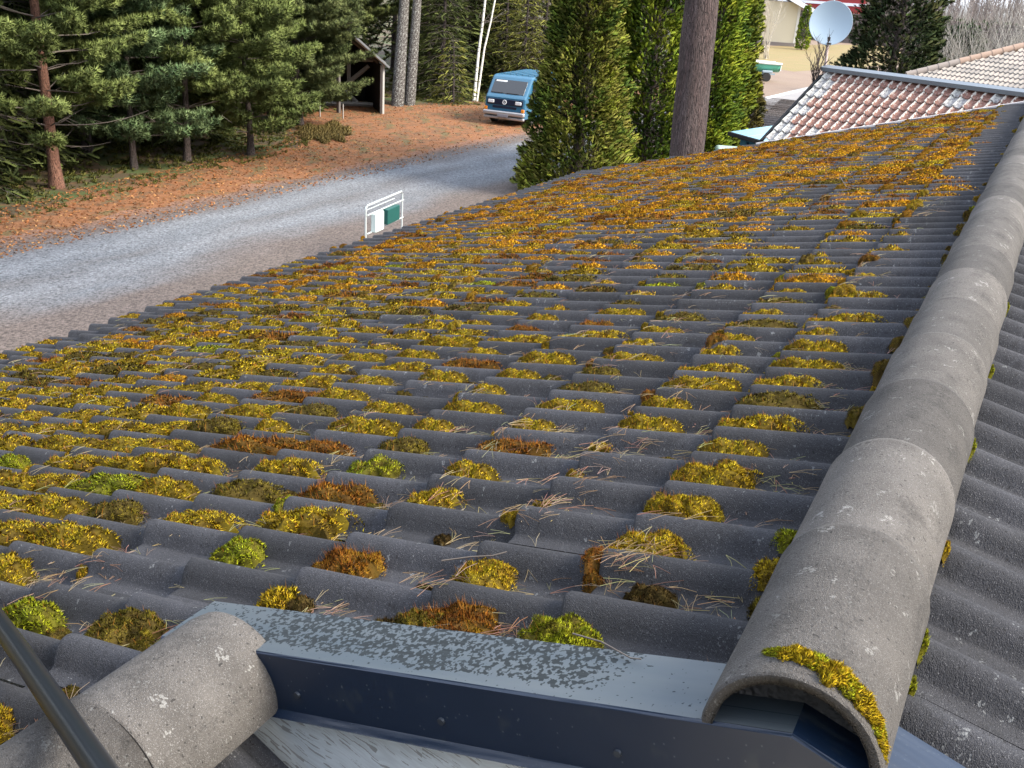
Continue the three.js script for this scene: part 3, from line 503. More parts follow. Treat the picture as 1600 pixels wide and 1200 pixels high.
function conifer(name, label, pos, o, group) {
  const r = rng(o.seed), g = thing(name, label, 'tree', [pos.x, pos.y ?? 0, pos.z], 0, group), H = o.H, lean = o.lean ?? [0, 0];
  const axis = (h) => V3(lean[0] * h + 0.06 * Math.sin(h * 0.7 + o.seed), h, lean[1] * h + 0.06 * Math.cos(h * 0.6 + o.seed * 2)), rad = (h) => o.r0 * (1 - 0.86 * h / H) * (1 + 0.5 * Math.exp(-h * 3.5));
  const tb = bag(), pts = [], rr = []; for (let h = -0.15; h <= H; h += H / 16) { pts.push(axis(h)); rr.push(Math.max(0.012, rad(Math.max(h, 0)))); }
  tube(pts, rr, o.sides ?? 8, tb); part('trunk', bagGeo(tb), o.bark, g);
  const bb = bag(), mats = [], cols = [], top = [], tcols = [];
  const addTuft = (p, d, s, dead) => {
    qa.setFromUnitVectors(UP, d); qb.setFromAxisAngle(UP, r() * 6.28); qa.multiply(qb); const hi = p.y > (o.fine ?? 7.5);
    (hi ? top : mats).push(new THREE.Matrix4().compose(p, qa, V3(s, s, s))); const c = mix3(o.pal[0], o.pal[1], r()), k = 0.75 + 0.5 * r(); (hi ? tcols : cols).push(mul3(c, k));
  };
  for (let h = o.base; h < H - 0.2; h += o.step * (0.75 + 0.5 * r())) {
    const hi = h > (o.fine ?? 7.5), n = hi ? Math.max(3, o.whorl - 1) : o.whorl, t = (h - o.base) / (H - o.base), L0 = o.Lmax * o.shape(t), a0 = r() * 6.28;
    for (let b = 0; b < n; b++) {
      const az = a0 + (b + 0.7 * (r() - 0.5)) / n * 6.283, L = L0 * (0.6 + 0.55 * r()), hx = V3(Math.cos(az), 0, Math.sin(az)), s0 = axis(h), m = 5, bp = [], el = o.rise + (r() - 0.5) * 0.3;
      for (let i = 0; i <= m; i++) { const f = i / m; bp.push(s0.clone().addScaledVector(hx, L * f).add(V3((r() - 0.5) * 0.05 * L, L * (el * f - o.droop * f * f + o.tip * f * f * f) + (r() - 0.5) * 0.03 * L, (r() - 0.5) * 0.05 * L))); }
      const dead = h < (o.deadTo ?? 0);
      if (!hi) tube(bp, bp.map((_, i) => Math.max(0.004, (0.004 + 0.0065 * L) * (1 - 0.75 * i / m))), 4, bb);
      const at = (f) => { const x = clamp(f, 0, 0.999) * m, i = Math.floor(x); return bp[i].clone().lerp(bp[i + 1], x - i); };
      if (dead && r() < 0.7) { for (let k = 0; k < 3; k++) { const p = at(0.4 + 0.5 * r()), q = p.clone().add(V3((r() - 0.5) * 0.7, (r() - 0.6) * 0.4, (r() - 0.5) * 0.7)); tube([p, q], [0.006, 0.003], 3, bb); } continue; }
      const nt = Math.max(3, Math.round(L * o.twigs * (hi ? 0.45 : 1)));
      for (let k = 0; k < nt; k++) {
        const f = lerp(o.bare ?? 0.3, 1, (k + r()) / nt), p = at(f), side = (k % 2 ? 1 : -1), ta = az + side * (0.5 + 0.5 * r()), tl = L * 0.33 * (1.15 - f) + 0.10 + 0.12 * r(), td = V3(Math.cos(ta), o.twigUp + 0.25 * (r() - 0.3), Math.sin(ta)).normalize();
        if (f > 0.93) td.copy(hx).setY(0.3).normalize();
        const q = p.clone().addScaledVector(td, tl);
        if (!hi) tube([p, q], [0.005, 0.003], 3, bb);
        const cnt = hi ? 1 : Math.max(1, Math.round(tl / o.tuftStep));
        for (let c = 0; c < cnt; c++) { const w = cnt === 1 ? 1 : lerp(0.35, 1, c / (cnt - 1)), pp = p.clone().lerp(q, w); pp.y += 0.01; const d = td.clone().add(V3((r() - 0.5) * 0.7, o.tuftUp + (r() - 0.5) * 0.5, (r() - 0.5) * 0.7)).normalize(); addTuft(pp, d, o.ts * (hi ? 1.8 : 1) * (0.75 + 0.5 * r())); }
      }
    }
  }
  if (bb.pos.length) { const m = part('branches', bagGeo(bb), o.limb ?? M.twig, g); m.userData.kind = 'stuff'; }
  if (mats.length) instanced('crown', o.tuft, leafMat, mats, cols, g); if (top.length) instanced('crown', o.tuft, leafMat, top, tcols, g);
  return g;
}
const pineShape = (t) => 0.45 + 0.75 * Math.sin(Math.PI * clamp(0.25 + 0.75 * t)) * (1 - 0.35 * t), spruceShape = (t) => 1.02 - t;
const PINEG = [[0.13, 0.175, 0.05], [0.29, 0.35, 0.115]], PINEB = [[0.10, 0.17, 0.075], [0.23, 0.31, 0.14]], SPRG = [[0.05, 0.07, 0.022], [0.13, 0.155, 0.045]], SPRY = [[0.12, 0.135, 0.032], [0.26, 0.26, 0.06]];
const pineO = (o) => ({ H: 11, r0: 0.15, base: 1.0, Lmax: 2.1, shape: pineShape, rise: 0.16, droop: 0.12, tip: 0.22, step: 0.42, whorl: 5, twigs: 5.5, bare: 0.22, twigUp: 0.25, tuftStep: 0.12, tuftUp: 0.6, ts: 1.25, tuft: PINE[o.seed % 2], pal: PINEG, bark: M.barkDark, fine: 7, ...o });
const sprO = (o) => ({ H: 14, r0: 0.17, base: 0.6, Lmax: 2.2, shape: spruceShape, rise: 0.05, droop: 0.45, tip: 0.25, step: 0.34, whorl: 6, twigs: 5, bare: 0.25, twigUp: -0.25, tuftStep: 0.2, tuftUp: -0.25, ts: 1.0, tuft: SPRUCE, pal: SPRG, bark: M.barkDark, fine: 7.5, ...o });
{
  conifer('pine_tree', 'pine with a reddish upper trunk at the edge of the gravel road', ground(88, 294), pineO({ seed: 11, H: 13, r0: 0.15, Lmax: 2.5, base: 1.1, bare: 0.4, bark: M.barkRed, deadTo: 1.9 }), 'pines along the forest edge');
  conifer('pine_tree', 'slim bluish green pine beside the red trunked pine', ground(212, 264), pineO({ seed: 12, H: 10, r0: 0.09, Lmax: 2.1, base: 0.9, pal: PINEB }), 'pines along the forest edge');
  conifer('pine_tree', 'thin pine with bare grey lower trunk among the roadside pines', ground(293, 252), pineO({ seed: 13, H: 11, r0: 0.10, Lmax: 2.2, base: 1.1, deadTo: 1.8 }), 'pines along the forest edge');
  conifer('pine_tree', 'short bushy pine with a dark lower trunk at the litter edge', ground(388, 242), pineO({ seed: 14, H: 8.5, r0: 0.10, Lmax: 2.3, base: 0.7 }), 'pines along the forest edge');
  conifer('pine_tree', 'full crowned pine in front of the open timber shed', ground(468, 196), pineO({ seed: 15, H: 10, r0: 0.12, Lmax: 2.3, base: 0.9, whorl: 6, pal: [[0.11, 0.145, 0.055], [0.23, 0.265, 0.105]] }), 'pines along the forest edge');
  conifer('pine_tree', 'pale green pine leaning over the shed roof', ground(425, 190), pineO({ seed: 16, H: 11, r0: 0.12, Lmax: 2.4, base: 1.0, whorl: 6, pal: [[0.10, 0.145, 0.055], [0.22, 0.265, 0.10]] }), 'pines along the forest edge');
  conifer('pine_tree', 'pine with high branches between the shed and the twin trunks', ground(556, 140), pineO({ seed: 17, H: 13, r0: 0.16, Lmax: 2.6, base: 3.2, pal: [[0.10, 0.135, 0.04], [0.23, 0.255, 0.085]] }), 'pines along the forest edge');
  const R = rng(606); let k = 0;
  // second row and deep forest, kept off the clearing by the shed
  const spots = [[140, 240], [20, 262], [-60, 300], [330, 205], [250, 215], [-20, 225], [180, 200], [90, 205], [420, 172]];
  for (const [x, y] of spots) { const p = ground(x, y); (k++ % 3 ? conifer('spruce_tree', 'dark spruce standing in the shade behind the roadside pines', p, sprO({ seed: 40 + k, H: 11 + 3 * R(), r0: 0.14, Lmax: 1.9 + 0.5 * R(), ts: 1.25 }), 'spruces behind the pines') : conifer('pine_tree', 'forest pine standing behind the roadside row', p, pineO({ seed: 40 + k, H: 12, r0: 0.14, Lmax: 2.2, base: 1.4, ts: 1.3, tuftStep: 0.13 }), 'pines behind the roadside row')); }
  for (let i = 0; i < 58; i++) {
    const z = 4 - 74 * R(), x = -29 - 26 * R() * R() - (z < -28 && z > -40 ? 5 : 0) + (z < -44 ? 4 : 0);
    conifer('spruce_tree', 'tall dark spruce deep in the forest', V3(x, 0, z), sprO({ seed: 100 + i, H: 13 + 5 * R(), r0: 0.16 + 0.06 * R(), base: 0.7 + 1.6 * R(), Lmax: 2.0 + 0.6 * R(), step: 0.5, whorl: 5, twigs: 2.4, tuftStep: 0.4, ts: 2.4, fine: 6.5, sides: 6 }), 'spruces deep in the forest');
  }
  for (const [x, y, h, s, pal] of [[705, 160, 3.2, 1.0, SPRY], [690, 150, 9, 1.1, SPRG], [785, 140, 8, 1.0, SPRY], [815, 150, 7, 1.0, SPRY], [845, 150, 8, 1.0, SPRY], [668, 140, 10, 1.1, SPRG], [760, 128, 11, 1.2, SPRG], [725, 132, 11, 1.2, SPRG], [800, 124, 12, 1.2, SPRY], [880, 135, 9, 1.2, SPRY]]) conifer('spruce_tree', h < 4 ? 'small yellow green spruce beside the birch stems' : 'young spruce in the thicket behind the parked van', ground(x, y), sprO({ seed: x, H: h, r0: 0.03 + 0.011 * h, base: 0.2, Lmax: 0.55 + 0.17 * h, step: 0.3, whorl: 6, ts: s, pal, tuftStep: 0.17 }), h < 4 ? undefined : 'spruces behind the van');
  // two big trunks by the shed
  for (const [x, x2, r, s, l] of [[621, 632, 0.30, 1, 'thick dark trunk flecked with lichen right of the shed'], [640, 652, 0.26, 2, 'dark trunk just behind the thick trunk by the shed']]) {
    const b = ground(x, 166 - s), t = atDepth(x2, 0, 46.5), d = t.clone().sub(b), pts = [], rr = []; for (let i = -1; i <= 20; i++) { pts.push(b.clone().addScaledVector(d, i / 8)); rr.push(r * (1 - 0.025 * i)); }
    const g = thing('old_pine', l, 'tree', b.toArray()); const o = bag(); tube(pts.map((p) => p.sub(b)), rr, 12, o, 3); part('trunk', bagGeo(o), M.barkFleck ?? M.barkDark, g);
    const mats = [], cols = []; for (let i = 0; i < 260; i++) { const f = 1.5 + 1.1 * R(), p = d.clone().multiplyScalar(f).add(V3((R() - 0.5) * 5, (R() - 0.5) * 2, (R() - 0.5) * 5)); mats.push(new THREE.Matrix4().compose(p, qa.setFromEuler(qe.set(R() - 0.5, R() * 6, R() - 0.5)), V3(3.5, 3.5, 3.5))); cols.push(mix3(PINEG[0], PINEG[1], R())); } instanced('crown', PINE[0], leafMat, mats, cols, g);
  }
  // birch stems
  const bb = ground(741, 161), bg = thing('birch_tree', 'birch with two slender white leaning stems beside the van', 'tree', bb.toArray());
  for (const [x0, y0, mx, my, x1, y1, r] of [[740, 161, 748, 80, 759, -8, 0.085], [745, 158, 757, 75, 775, -8, 0.06]]) {
    const P = [[x0, y0], [lerp(x0, mx, 0.5), lerp(y0, my, 0.5) ], [mx, my], [lerp(mx, x1, 0.55), lerp(my, y1, 0.5)], [x1, y1]].map(([x, y]) => atDepth(x, y, 48.2).sub(bb)); P[0].y = -0.05; const e = P[4].clone().sub(P[3]); for (let i = 1; i < 5; i++) P.push(P[4].clone().addScaledVector(e, i * 0.9).add(V3(0, i * i * 0.12, 0)));
    const o = bag(); tube(P, P.map((_, i) => r * (1 - i * 0.08)), 8, o, 2); part('stem', bagGeo(o), M.birch, bg);
    const tb = bag(); for (let i = 0; i < 26; i++) { const p = P[3 + (i % 5)], a = R() * 6.28, q = p.clone().add(V3(Math.cos(a) * 0.6, 0.6 * R(), Math.sin(a) * 0.6)), w = q.clone().add(V3(Math.cos(a) * 0.4, -0.3, Math.sin(a) * 0.4)); tube([p, q, w], [0.014, 0.008, 0.003], 3, tb); } const m = part('branches', bagGeo(tb), M.twig, bg); m.userData.kind = 'stuff';
  }
  // the big trunk behind the far verge
  const b0 = atDepth(1070, 249, 13.6), t0 = atDepth(1101, 0, 13.15), dir = t0.clone().sub(b0).normalize(), foot = b0.clone().addScaledVector(dir, -b0.y / dir.y), tg = thing('tall_pine', 'massive bare pine trunk rising just behind the mossy roof', 'tree', foot.toArray()), P = [], rr = [];
  for (let i = 0; i <= 40; i++) { const h = -0.2 + i * 0.42; P.push(dir.clone().multiplyScalar(h / dir.y).add(V3(0.03 * Math.sin(h * 0.8), 0, 0.03 * Math.cos(h)))); rr.push(0.262 * (1 - 0.022 * h) + 0.13 * Math.exp(-h * 1.6) + 0.008 * n3(h * 2, 3, 1)); }
  const o = bag(); tube(P, rr, 28, o, 2); part('trunk', bagGeo(o), M.barkBig, tg);
  const mats = [], cols = [], bb2 = bag(); for (let i = 0; i < 46; i++) { const h = 9 + 7.4 * R(), p = dir.clone().multiplyScalar(h / dir.y), a = R() * 6.28, L = 1.2 + 2.2 * R() * (1 - (h - 9) / 9), e = p.clone().add(V3(Math.cos(a) * L, 0.4 + R(), Math.sin(a) * L)); tube([p, e], [0.06, 0.02], 5, bb2); for (let j = 0; j < 14; j++) { mats.push(new THREE.Matrix4().compose(p.clone().lerp(e, 0.6 + 0.5 * R()).add(V3((R() - 0.5) * 1.2, (R() - 0.3) * 0.7, (R() - 0.5) * 1.2)), qa.setFromEuler(qe.set(R() - 0.5, R() * 6, R() - 0.5)), V3(2.6, 2.6, 2.6))); cols.push(mix3(PINEG[0], PINEG[1], R())); } }
  const lm = part('branches', bagGeo(bb2), M.barkRed, tg); lm.userData.kind = 'stuff'; instanced('crown', PINE[1], leafMat, mats, cols, tg);
}
// dense columnar evergreens
const SPRAYS = [sprayGeo(0.155, 61, 0.6), sprayGeo(0.155, 62, 0.52)];
function thuja(name, label, pos, H, rad, n, pal, seed, group, size = 1, cat = 'tree', prof2) {
  const r = rng(seed), g = thing(name, label, cat, pos.toArray(), 0, group), mats = [], cols = [], pf = prof2 ?? ((t) => Math.pow(Math.sin(Math.PI * clamp(0.16 + 0.84 * t, 0, 1)), 0.6) * (1 - 0.45 * t) + 0.04);
  for (let i = 0; i < n; i++) {
    const t = Math.pow(r(), 1.12), a = r() * 6.283, h = t * H, lump = 1 + 0.30 * n3(Math.cos(a) * 1.6 + seed, h * 0.75, Math.sin(a) * 1.6) + 0.16 * n3(Math.cos(a) * 4 + seed, h * 2.1, Math.sin(a) * 4), R = rad * pf(t) * lump * (1 - 0.42 * r() * r()), p = V3(Math.cos(a) * R, h + 0.1, Math.sin(a) * R);
    const d = V3(Math.cos(a) * 0.7 + (r() - 0.5) * 1.0, 0.35 + 0.9 * (r() - 0.42), Math.sin(a) * 0.7 + (r() - 0.5) * 1.0).normalize(); qa.setFromUnitVectors(UP, d); qb.setFromAxisAngle(UP, r() * 6.28); qa.multiply(qb); const s = size * (0.7 + 0.7 * r());
    mats.push(new THREE.Matrix4().compose(p, qa, V3(s, s, s))); const k = clamp(0.5 + 0.55 * n3(p.x * 0.9 + seed, p.y * 0.9, p.z * 0.9) + (r() - 0.5) * 0.5) * (pal.length - 1), f = Math.min(Math.floor(k), pal.length - 2); cols.push(mul3(mix3(pal[f], pal[f + 1], k - f), 0.75 + 0.5 * r()));
  }
  const tb = bag(), pts = [], rr = []; for (let i = 0; i <= 8; i++) { pts.push(V3(0, -0.1 + H * 0.97 * i / 8, 0)); rr.push(Math.max(0.01, rad * 0.12 * (1 - i / 8.2))); } tube(pts, rr, 8, tb); part('trunk', bagGeo(tb), M.barkDark, g);
  // inner twigs make the crown opaque the way a dense hedge plant is
  const inner = bag(); for (let i = 0; i < Math.min(500, n / 12); i++) { const t = r() * 0.95, a = r() * 6.283, h = t * H, R = rad * pf(t) * 0.72, p = V3(0, h * 0.92, 0), q = V3(Math.cos(a) * R, h + 0.2, Math.sin(a) * R); tube([p, q], [0.02, 0.01], 3, inner); } const im = part('branches', bagGeo(inner), M.barkDark, g); im.userData.kind = 'stuff';
  instanced('crown', SPRAYS[seed % 2], leafMat, mats, cols, g); return g;
}
const THU = [[0.06, 0.11, 0.02], [0.14, 0.22, 0.024], [0.26, 0.34, 0.03], [0.36, 0.40, 0.04]], THUB = [[0.06, 0.105, 0.02], [0.15, 0.21, 0.028], [0.25, 0.23, 0.055], [0.29, 0.34, 0.04]], DARKC = [[0.022, 0.038, 0.016], [0.045, 0.068, 0.024], [0.095, 0.10, 0.035]];
thuja('thuja_tree', 'wide bushy thuja with brownish upper sprays at the road edge', ground(897, 302), 9.0, 1.72, 26000, THUB, 71, 'thuja row behind the roof', 1, 'tree', (t) => 0.98 - 0.72 * Math.pow(t, 0.62));
thuja('thuja_tree', 'tall dense green thuja between the bushy thuja and the pine trunk', ground(1000, 288), 10.0, 1.45, 19000, THU, 72, 'thuja row behind the roof');
thuja('thuja_tree', 'yellow green thuja right behind the pine trunk', ground(1082, 280), 9.5, 1.15, 12000, THU, 73, 'thuja row behind the roof');
thuja('thuja_tree', 'outermost thuja of the row beside the blue shed roof', ground(1108, 273), 9.0, 1.05, 16000, [[0.06, 0.09, 0.016], [0.15, 0.20, 0.022], [0.27, 0.30, 0.03], [0.19, 0.15, 0.04]], 74, 'thuja row behind the roof');
thuja('thuja_tree', 'low brownish thuja at the foot of the row by the drive', ground(1160, 240), 2.9, 0.62, 3000, [[0.04, 0.05, 0.014], [0.12, 0.10, 0.03], [0.15, 0.14, 0.03]], 75, 'thuja row behind the roof', 0.9);
thuja('dark_conifer', 'broad dark conifer behind the satellite dish', atDepth(1385, 150, 46).setY(0), 11, 2.15, 9000, DARKC, 76, undefined, 1.5);
thuja('cypress_shrub', 'small green column shrub at the corner of the cream house', ground(1252, 78), 4.6, 0.75, 900, THU, 77, undefined, 1.9, 'shrub');
thuja('rounded_bush', 'dark green rounded bush behind the grey tiled roof', atDepth(1475, 110, 52).setY(0), 4.7, 2.0, 5200, [[0.018, 0.04, 0.018], [0.04, 0.075, 0.03], [0.07, 0.10, 0.05]], 78, undefined, 1.4, 'shrub', (t) => Math.sqrt(Math.max(0, 1 - Math.pow(t * 1.05 - 0.15, 2))));
{ // tall trees standing behind the photographer: they keep the low sky off everything that faces this way
  const R = rng(5150); for (let i = 0; i < 13; i++) thuja('spruce_tree', 'tall dense spruce in the row beyond the front of the house', V3(-17 + i * 2.6 + R(), 0, 9.5 + 3 * R()), 13 + 4 * R(), 1.9, 1500, [[0.03, 0.045, 0.015], [0.07, 0.09, 0.03]], 800 + i, 'spruces in front of the house', 3.4, 'tree', (t) => 1.05 - t);
}
{ // clipped hedge
  const r = rng(81), a = atDepth(1415, 82, 62), b = atDepth(1472, 82, 62), d = b.clone().sub(a).setY(0), L = d.length(), g = thing('clipped_hedge', 'bright green clipped hedge behind the dark conifer', 'hedge', [a.x, 0, a.z], Math.atan2(-d.z, d.x)), H = atDepth(1440, 29, 62).y, mats = [], cols = [];
  part('branches', box(L - 0.4, H - 0.3, 1.0, L / 2, (H - 0.3) / 2, -0.7), M.barkDark, g);
  for (let i = 0; i < 3600; i++) { const f = r(), top = r() < 0.3, p = V3(f * L, top ? H : r() * H, top ? -1.4 * r() : 0.0).add(V3((r() - 0.5) * 0.15, (r() - 0.5) * 0.12, (r() - 0.5) * 0.15)), n = top ? V3(0, 1, 0.2) : V3(0, 0.5, 1); qa.setFromUnitVectors(UP, n.add(V3(r() - 0.5, r() - 0.5, r() - 0.5)).normalize()).multiply(qb.setFromAxisAngle(UP, r() * 6)); mats.push(new THREE.Matrix4().compose(p, qa, V3(1.3, 1.3, 1.3))); cols.push(mul3([0.14, 0.22, 0.03], 0.7 + 0.6 * r())); }
  instanced('foliage', SPRAYS[0], leafMat, mats, cols, g);
}
function twiggy(name, label, pos, n, H, spread, mat, seed, rad = 0.02, cat = 'shrub') {
  const r = rng(seed), o = bag(), g = thing(name, label, cat, pos.toArray());
  const grow = (p, d, L, rd, lev) => { const pts = [p.clone()], rr = [rd]; let q = p.clone(), dd = d.clone(); const m = 4; for (let i = 1; i <= m; i++) { dd.add(V3((r() - 0.5) * 0.28, (r() - 0.42) * 0.22, (r() - 0.5) * 0.28)).normalize(); q = q.clone().addScaledVector(dd, L / m); pts.push(q); rr.push(rd * (1 - 0.7 * i / m)); if (lev < 2 && i > 1) for (let k = 0; k < 2; k++) grow(q, dd.clone().add(V3((r() - 0.5) * 1.3, (r() - 0.2) * 0.7, (r() - 0.5) * 1.3)).normalize(), L * 0.42, rd * 0.5, lev + 1); } tube(pts, rr, 3, o); };
  for (let i = 0; i < n; i++) { const a = r() * 6.283, e = spread * Math.sqrt(r()); grow(V3((r() - 0.5) * 0.6 * spread, 0, (r() - 0.5) * 0.6 * spread), V3(Math.cos(a) * e * 0.45, 1, Math.sin(a) * e * 0.45).normalize(), H * (0.6 + 0.4 * r()), rad, 0); }
  const m = part('branches', bagGeo(o), mat, g); m.userData.kind = 'stuff'; return g;
}
const paleTwig = std({ color: rgb(0.30, 0.285, 0.26) });
twiggy('bare_bush', 'grey leafless bush with many arching twigs behind the grey tiled roof', atDepth(1530, 110, 47).setY(0), 60, 4.3, 1.7, paleTwig, 91, 0.028);
twiggy('bare_bush', 'second leafless bush beside the arching grey one', atDepth(1605, 110, 50).setY(0), 46, 4.8, 1.5, paleTwig, 92, 0.028);
twiggy('bare_sapling', 'thin leafless sapling in front of the cream house', ground(1197, 92), 9, 5.2, 0.7, std({ color: rgb(0.42, 0.38, 0.31) }), 93, 0.045, 'tree');
// ---------------------------------------------------------------- undergrowth and litter
{
  const r = rng(500), mats = [], cols = [], lm = [], lc = [];
  for (let i = 0; i < 22000; i++) {
    const z = 4 - 60 * r(), e = edgeX(z), x = e + 0.5 - Math.pow(r(), 1.5) * 13; if (z < -27 && z > -39 && x > -29.5) continue; const pn = n3(x * 0.6, z * 0.6, 3) + 0.6 * n3(x * 1.9, z * 1.9, 5), inn = clamp((e - x) / 2.2); if (pn < -0.1 - 0.5 * inn) continue;
    const s = (0.35 + 0.75 * r()) * (0.7 + 0.5 * inn); mats.push(new THREE.Matrix4().compose(V3(x, 0.01, z), qa.setFromEuler(qe.set((r() - 0.5) * 0.6, r() * 6.28, (r() - 0.5) * 0.6)), V3(s, s * (0.7 + 0.6 * r()), s))); cols.push(mul3(mix3([0.08, 0.09, 0.022], [0.20, 0.20, 0.05], r()), 0.7 + 0.6 * r()));
  }
  const sh = tuftGeo(24, 0.12, 0.010, 1.5, 15); const im = instanced('undergrowth', sh, leafMat, mats, cols, scene); im.userData.kind = 'stuff'; tag(im, 'low green berry shrubs covering the forest floor', 'undergrowth');
  const br = [], bc = []; for (let i = 0; i < 1300; i++) { const ba = r() * 6.283, bq = Math.sqrt(r()) * (0.8 + 0.35 * n3(Math.cos(ba) * 2, Math.sin(ba) * 2, 9)), p = ground(508 + 50 * Math.cos(ba) * bq, 208 + 17 * Math.sin(ba) * bq); br.push(new THREE.Matrix4().compose(p.setY(0.02), qa.setFromEuler(qe.set((r() - 0.5) * 0.8, r() * 6.28, (r() - 0.5) * 0.8)), V3(1.1, 0.7 + 0.7 * r(), 1.1))); bc.push(mul3(mix3([0.17, 0.14, 0.045], [0.26, 0.19, 0.075], r()), 0.7 + 0.6 * r())); }
  const i2 = instanced('low_brush', sh, leafMat, br, bc, scene); i2.userData.kind = 'stuff'; tag(i2, 'tan and olive low brush at the edge of the shed clearing', 'brush');
  const fl = geom([-0.03, 0, -0.012, 0.03, 0.012, 0, 0, 0.004, 0.02, 0.03, 0.012, 0, 0.02, 0.0, 0.03, 0, 0.004, 0.02], [0, 2, 1, 3, 5, 4]);
  for (let i = 0; i < 22000; i++) { const z = 4 - 50 * r(), e = edgeX(z), x = lerp(e - 0.6, -17.4, Math.pow(r(), 1.25)); const s = 0.6 + 1.1 * r(); lm.push(new THREE.Matrix4().compose(V3(x, 0.014, z), qa.setFromEuler(qe.set((r() - 0.5) * 0.9, r() * 6.28, (r() - 0.5) * 0.9)), V3(s, s, s))); lc.push(mul3(mix3([0.22, 0.075, 0.024], [0.45, 0.26, 0.11], r() * r()), 0.45 + 0.9 * r())); }
  const i3 = instanced('fallen_leaves', fl, leafMat, lm, lc, scene); i3.userData.kind = 'stuff'; tag(i3, 'rusty fallen leaves and needles along the road verge', 'leaf litter');
}
// ---------------------------------------------------------------- the open timber shed
{
  const b = ground(597, 178), dp = b.clone().sub(CW).setY(0).normalize().applyAxisAngle(UP, 0.16), ax = V3(dp.z, 0, -dp.x);
  const W = 3.7, D = 4.5, he = 2.0, ha = 3.5, g = thing('timber_shed', 'open dark timber shed with cross bracing among the pines', 'shed', b.toArray());
  const P = (x, y, z) => ax.clone().multiplyScalar(x).addScaledVector(dp, z).add(V3(0, y, 0)), wood = std({ color: rgb(0.11, 0.10, 0.095) }), grey = std({ color: rgb(0.34, 0.33, 0.31) }), black = std({ color: rgb(0.012, 0.011, 0.011) });
  const post = (x, z, m = wood) => part('post', beam(P(x, -0.05, z), P(x, he, z), 0.13), m, g);
  post(0, 0, grey); post(W, 0); post(W / 2, 0.02); post(0, D); post(W, D);
  part('bottom_beam', beam(P(0, 0.1, D * 0.5), P(W, 0.1, D * 0.5), 0.14), grey, g);
  const quad = (a, c, d, e) => { const n = c.clone().sub(a).cross(e.clone().sub(a)).normalize().multiplyScalar(0.04); const ps = [a, c, d, e].flatMap((p) => [p.clone().add(n), p.clone().sub(n)]), pos = ps.flatMap((p) => p.toArray()); return geom(pos, [0, 2, 4, 0, 4, 6, 1, 5, 3, 1, 7, 5, 0, 1, 3, 0, 3, 2, 2, 3, 5, 2, 5, 4, 4, 5, 7, 4, 7, 6, 6, 7, 1, 6, 1, 0]).toNonIndexed(); };
  const fixN = (x) => { x.computeVertexNormals(); return x; };
  part('back_wall', fixN(quad(P(0, 0, D), P(W, 0, D), P(W, he, D), P(0, he, D))), black, g); part('back_gable', fixN(geom([...P(0, he, D).toArray(), ...P(W, he, D).toArray(), ...P(W / 2, ha, D).toArray()], [0, 1, 2]).toNonIndexed()), black, g);
  part('side_wall', fixN(quad(P(0.02, 0, 0.1), P(0.02, 0, D), P(0.02, he, D), P(0.02, he, 0.1))), black, g); part('side_wall', fixN(quad(P(W, 0, 0.1), P(W, 0, D), P(W, he, D), P(W, he, 0.1))), black, g);
  const zb = D * 0.5; part('brace', beam(P(0.25, 1.75, zb), P(2.2, 0.15, zb), 0.13), grey, g); part('brace', beam(P(0.75, 0.15, zb + 0.1), P(2.6, 1.85, zb + 0.1), 0.13), grey, g); part('brace', beam(P(2.4, 0.15, zb), P(3.4, 1.7, zb), 0.12), grey, g); part('post', beam(P(1.1, 0, zb + 0.2), P(1.1, he, zb + 0.2), 0.12), grey, g); part('tie_beam', beam(P(0, he, zb), P(W, he, zb), 0.12), grey, g);
  part('rafter', beam(P(-0.1, he + 0.05, -0.12), P(W / 2, ha + 0.05, -0.12), 0.09), grey, g); part('rafter', beam(P(W + 0.1, he + 0.05, -0.12), P(W / 2, ha + 0.05, -0.12), 0.09), grey, g); part('rafter', beam(P(0.0, he, 1.0), P(W / 2, ha - 0.1, 1.0), 0.1), wood, g);
  const roof = std({ color: rgb(0.20, 0.21, 0.22), roughness: 0.7 }); part('roof', fixN(quad(P(-0.25, he - 0.06, -0.3), P(-0.25, he - 0.06, D + 0.3), P(W / 2, ha + 0.14, D + 0.3), P(W / 2, ha + 0.14, -0.3))), roof, g); part('roof', fixN(quad(P(W + 0.25, he - 0.06, -0.3), P(W + 0.25, he - 0.06, D + 0.3), P(W / 2, ha + 0.14, D + 0.3), P(W / 2, ha + 0.14, -0.3))), roof, g);
  // second shed, mostly hidden by pines
  const g2 = thing('grey_roofed_shed', 'low shed with a pale grey roof half hidden behind the pines', 'shed', ground(420, 150).toArray()), q = (x, y, z) => V3(x, y, z);
  part('wall', box(5.2, 2.3, 4.0, 0, 1.15, 0), std({ color: rgb(0.02, 0.02, 0.024) }), g2); part('roof', fixN(quad(q(-2.9, 2.1, 2.5), q(2.9, 2.1, 2.5), q(2.9, 3.9, 0), q(-2.9, 3.9, 0))), std({ color: rgb(0.30, 0.32, 0.33) }), g2); part('roof', fixN(quad(q(-2.9, 2.1, -2.5), q(2.9, 2.1, -2.5), q(2.9, 3.9, 0), q(-2.9, 3.9, 0))), std({ color: rgb(0.30, 0.32, 0.33) }), g2); g2.rotation.y = 0.5;
  for (const s of [0, 2]) part('fence_post', box(0.035, 0.6, 0.035, 0, 0.3, 0), grey, thing('marker_stake', 'thin pale stake in front of the timber shed', 'stake', ground(500 + s * 18, 183 + s * 1.5).toArray(), 0, 'stakes by the shed'));
}
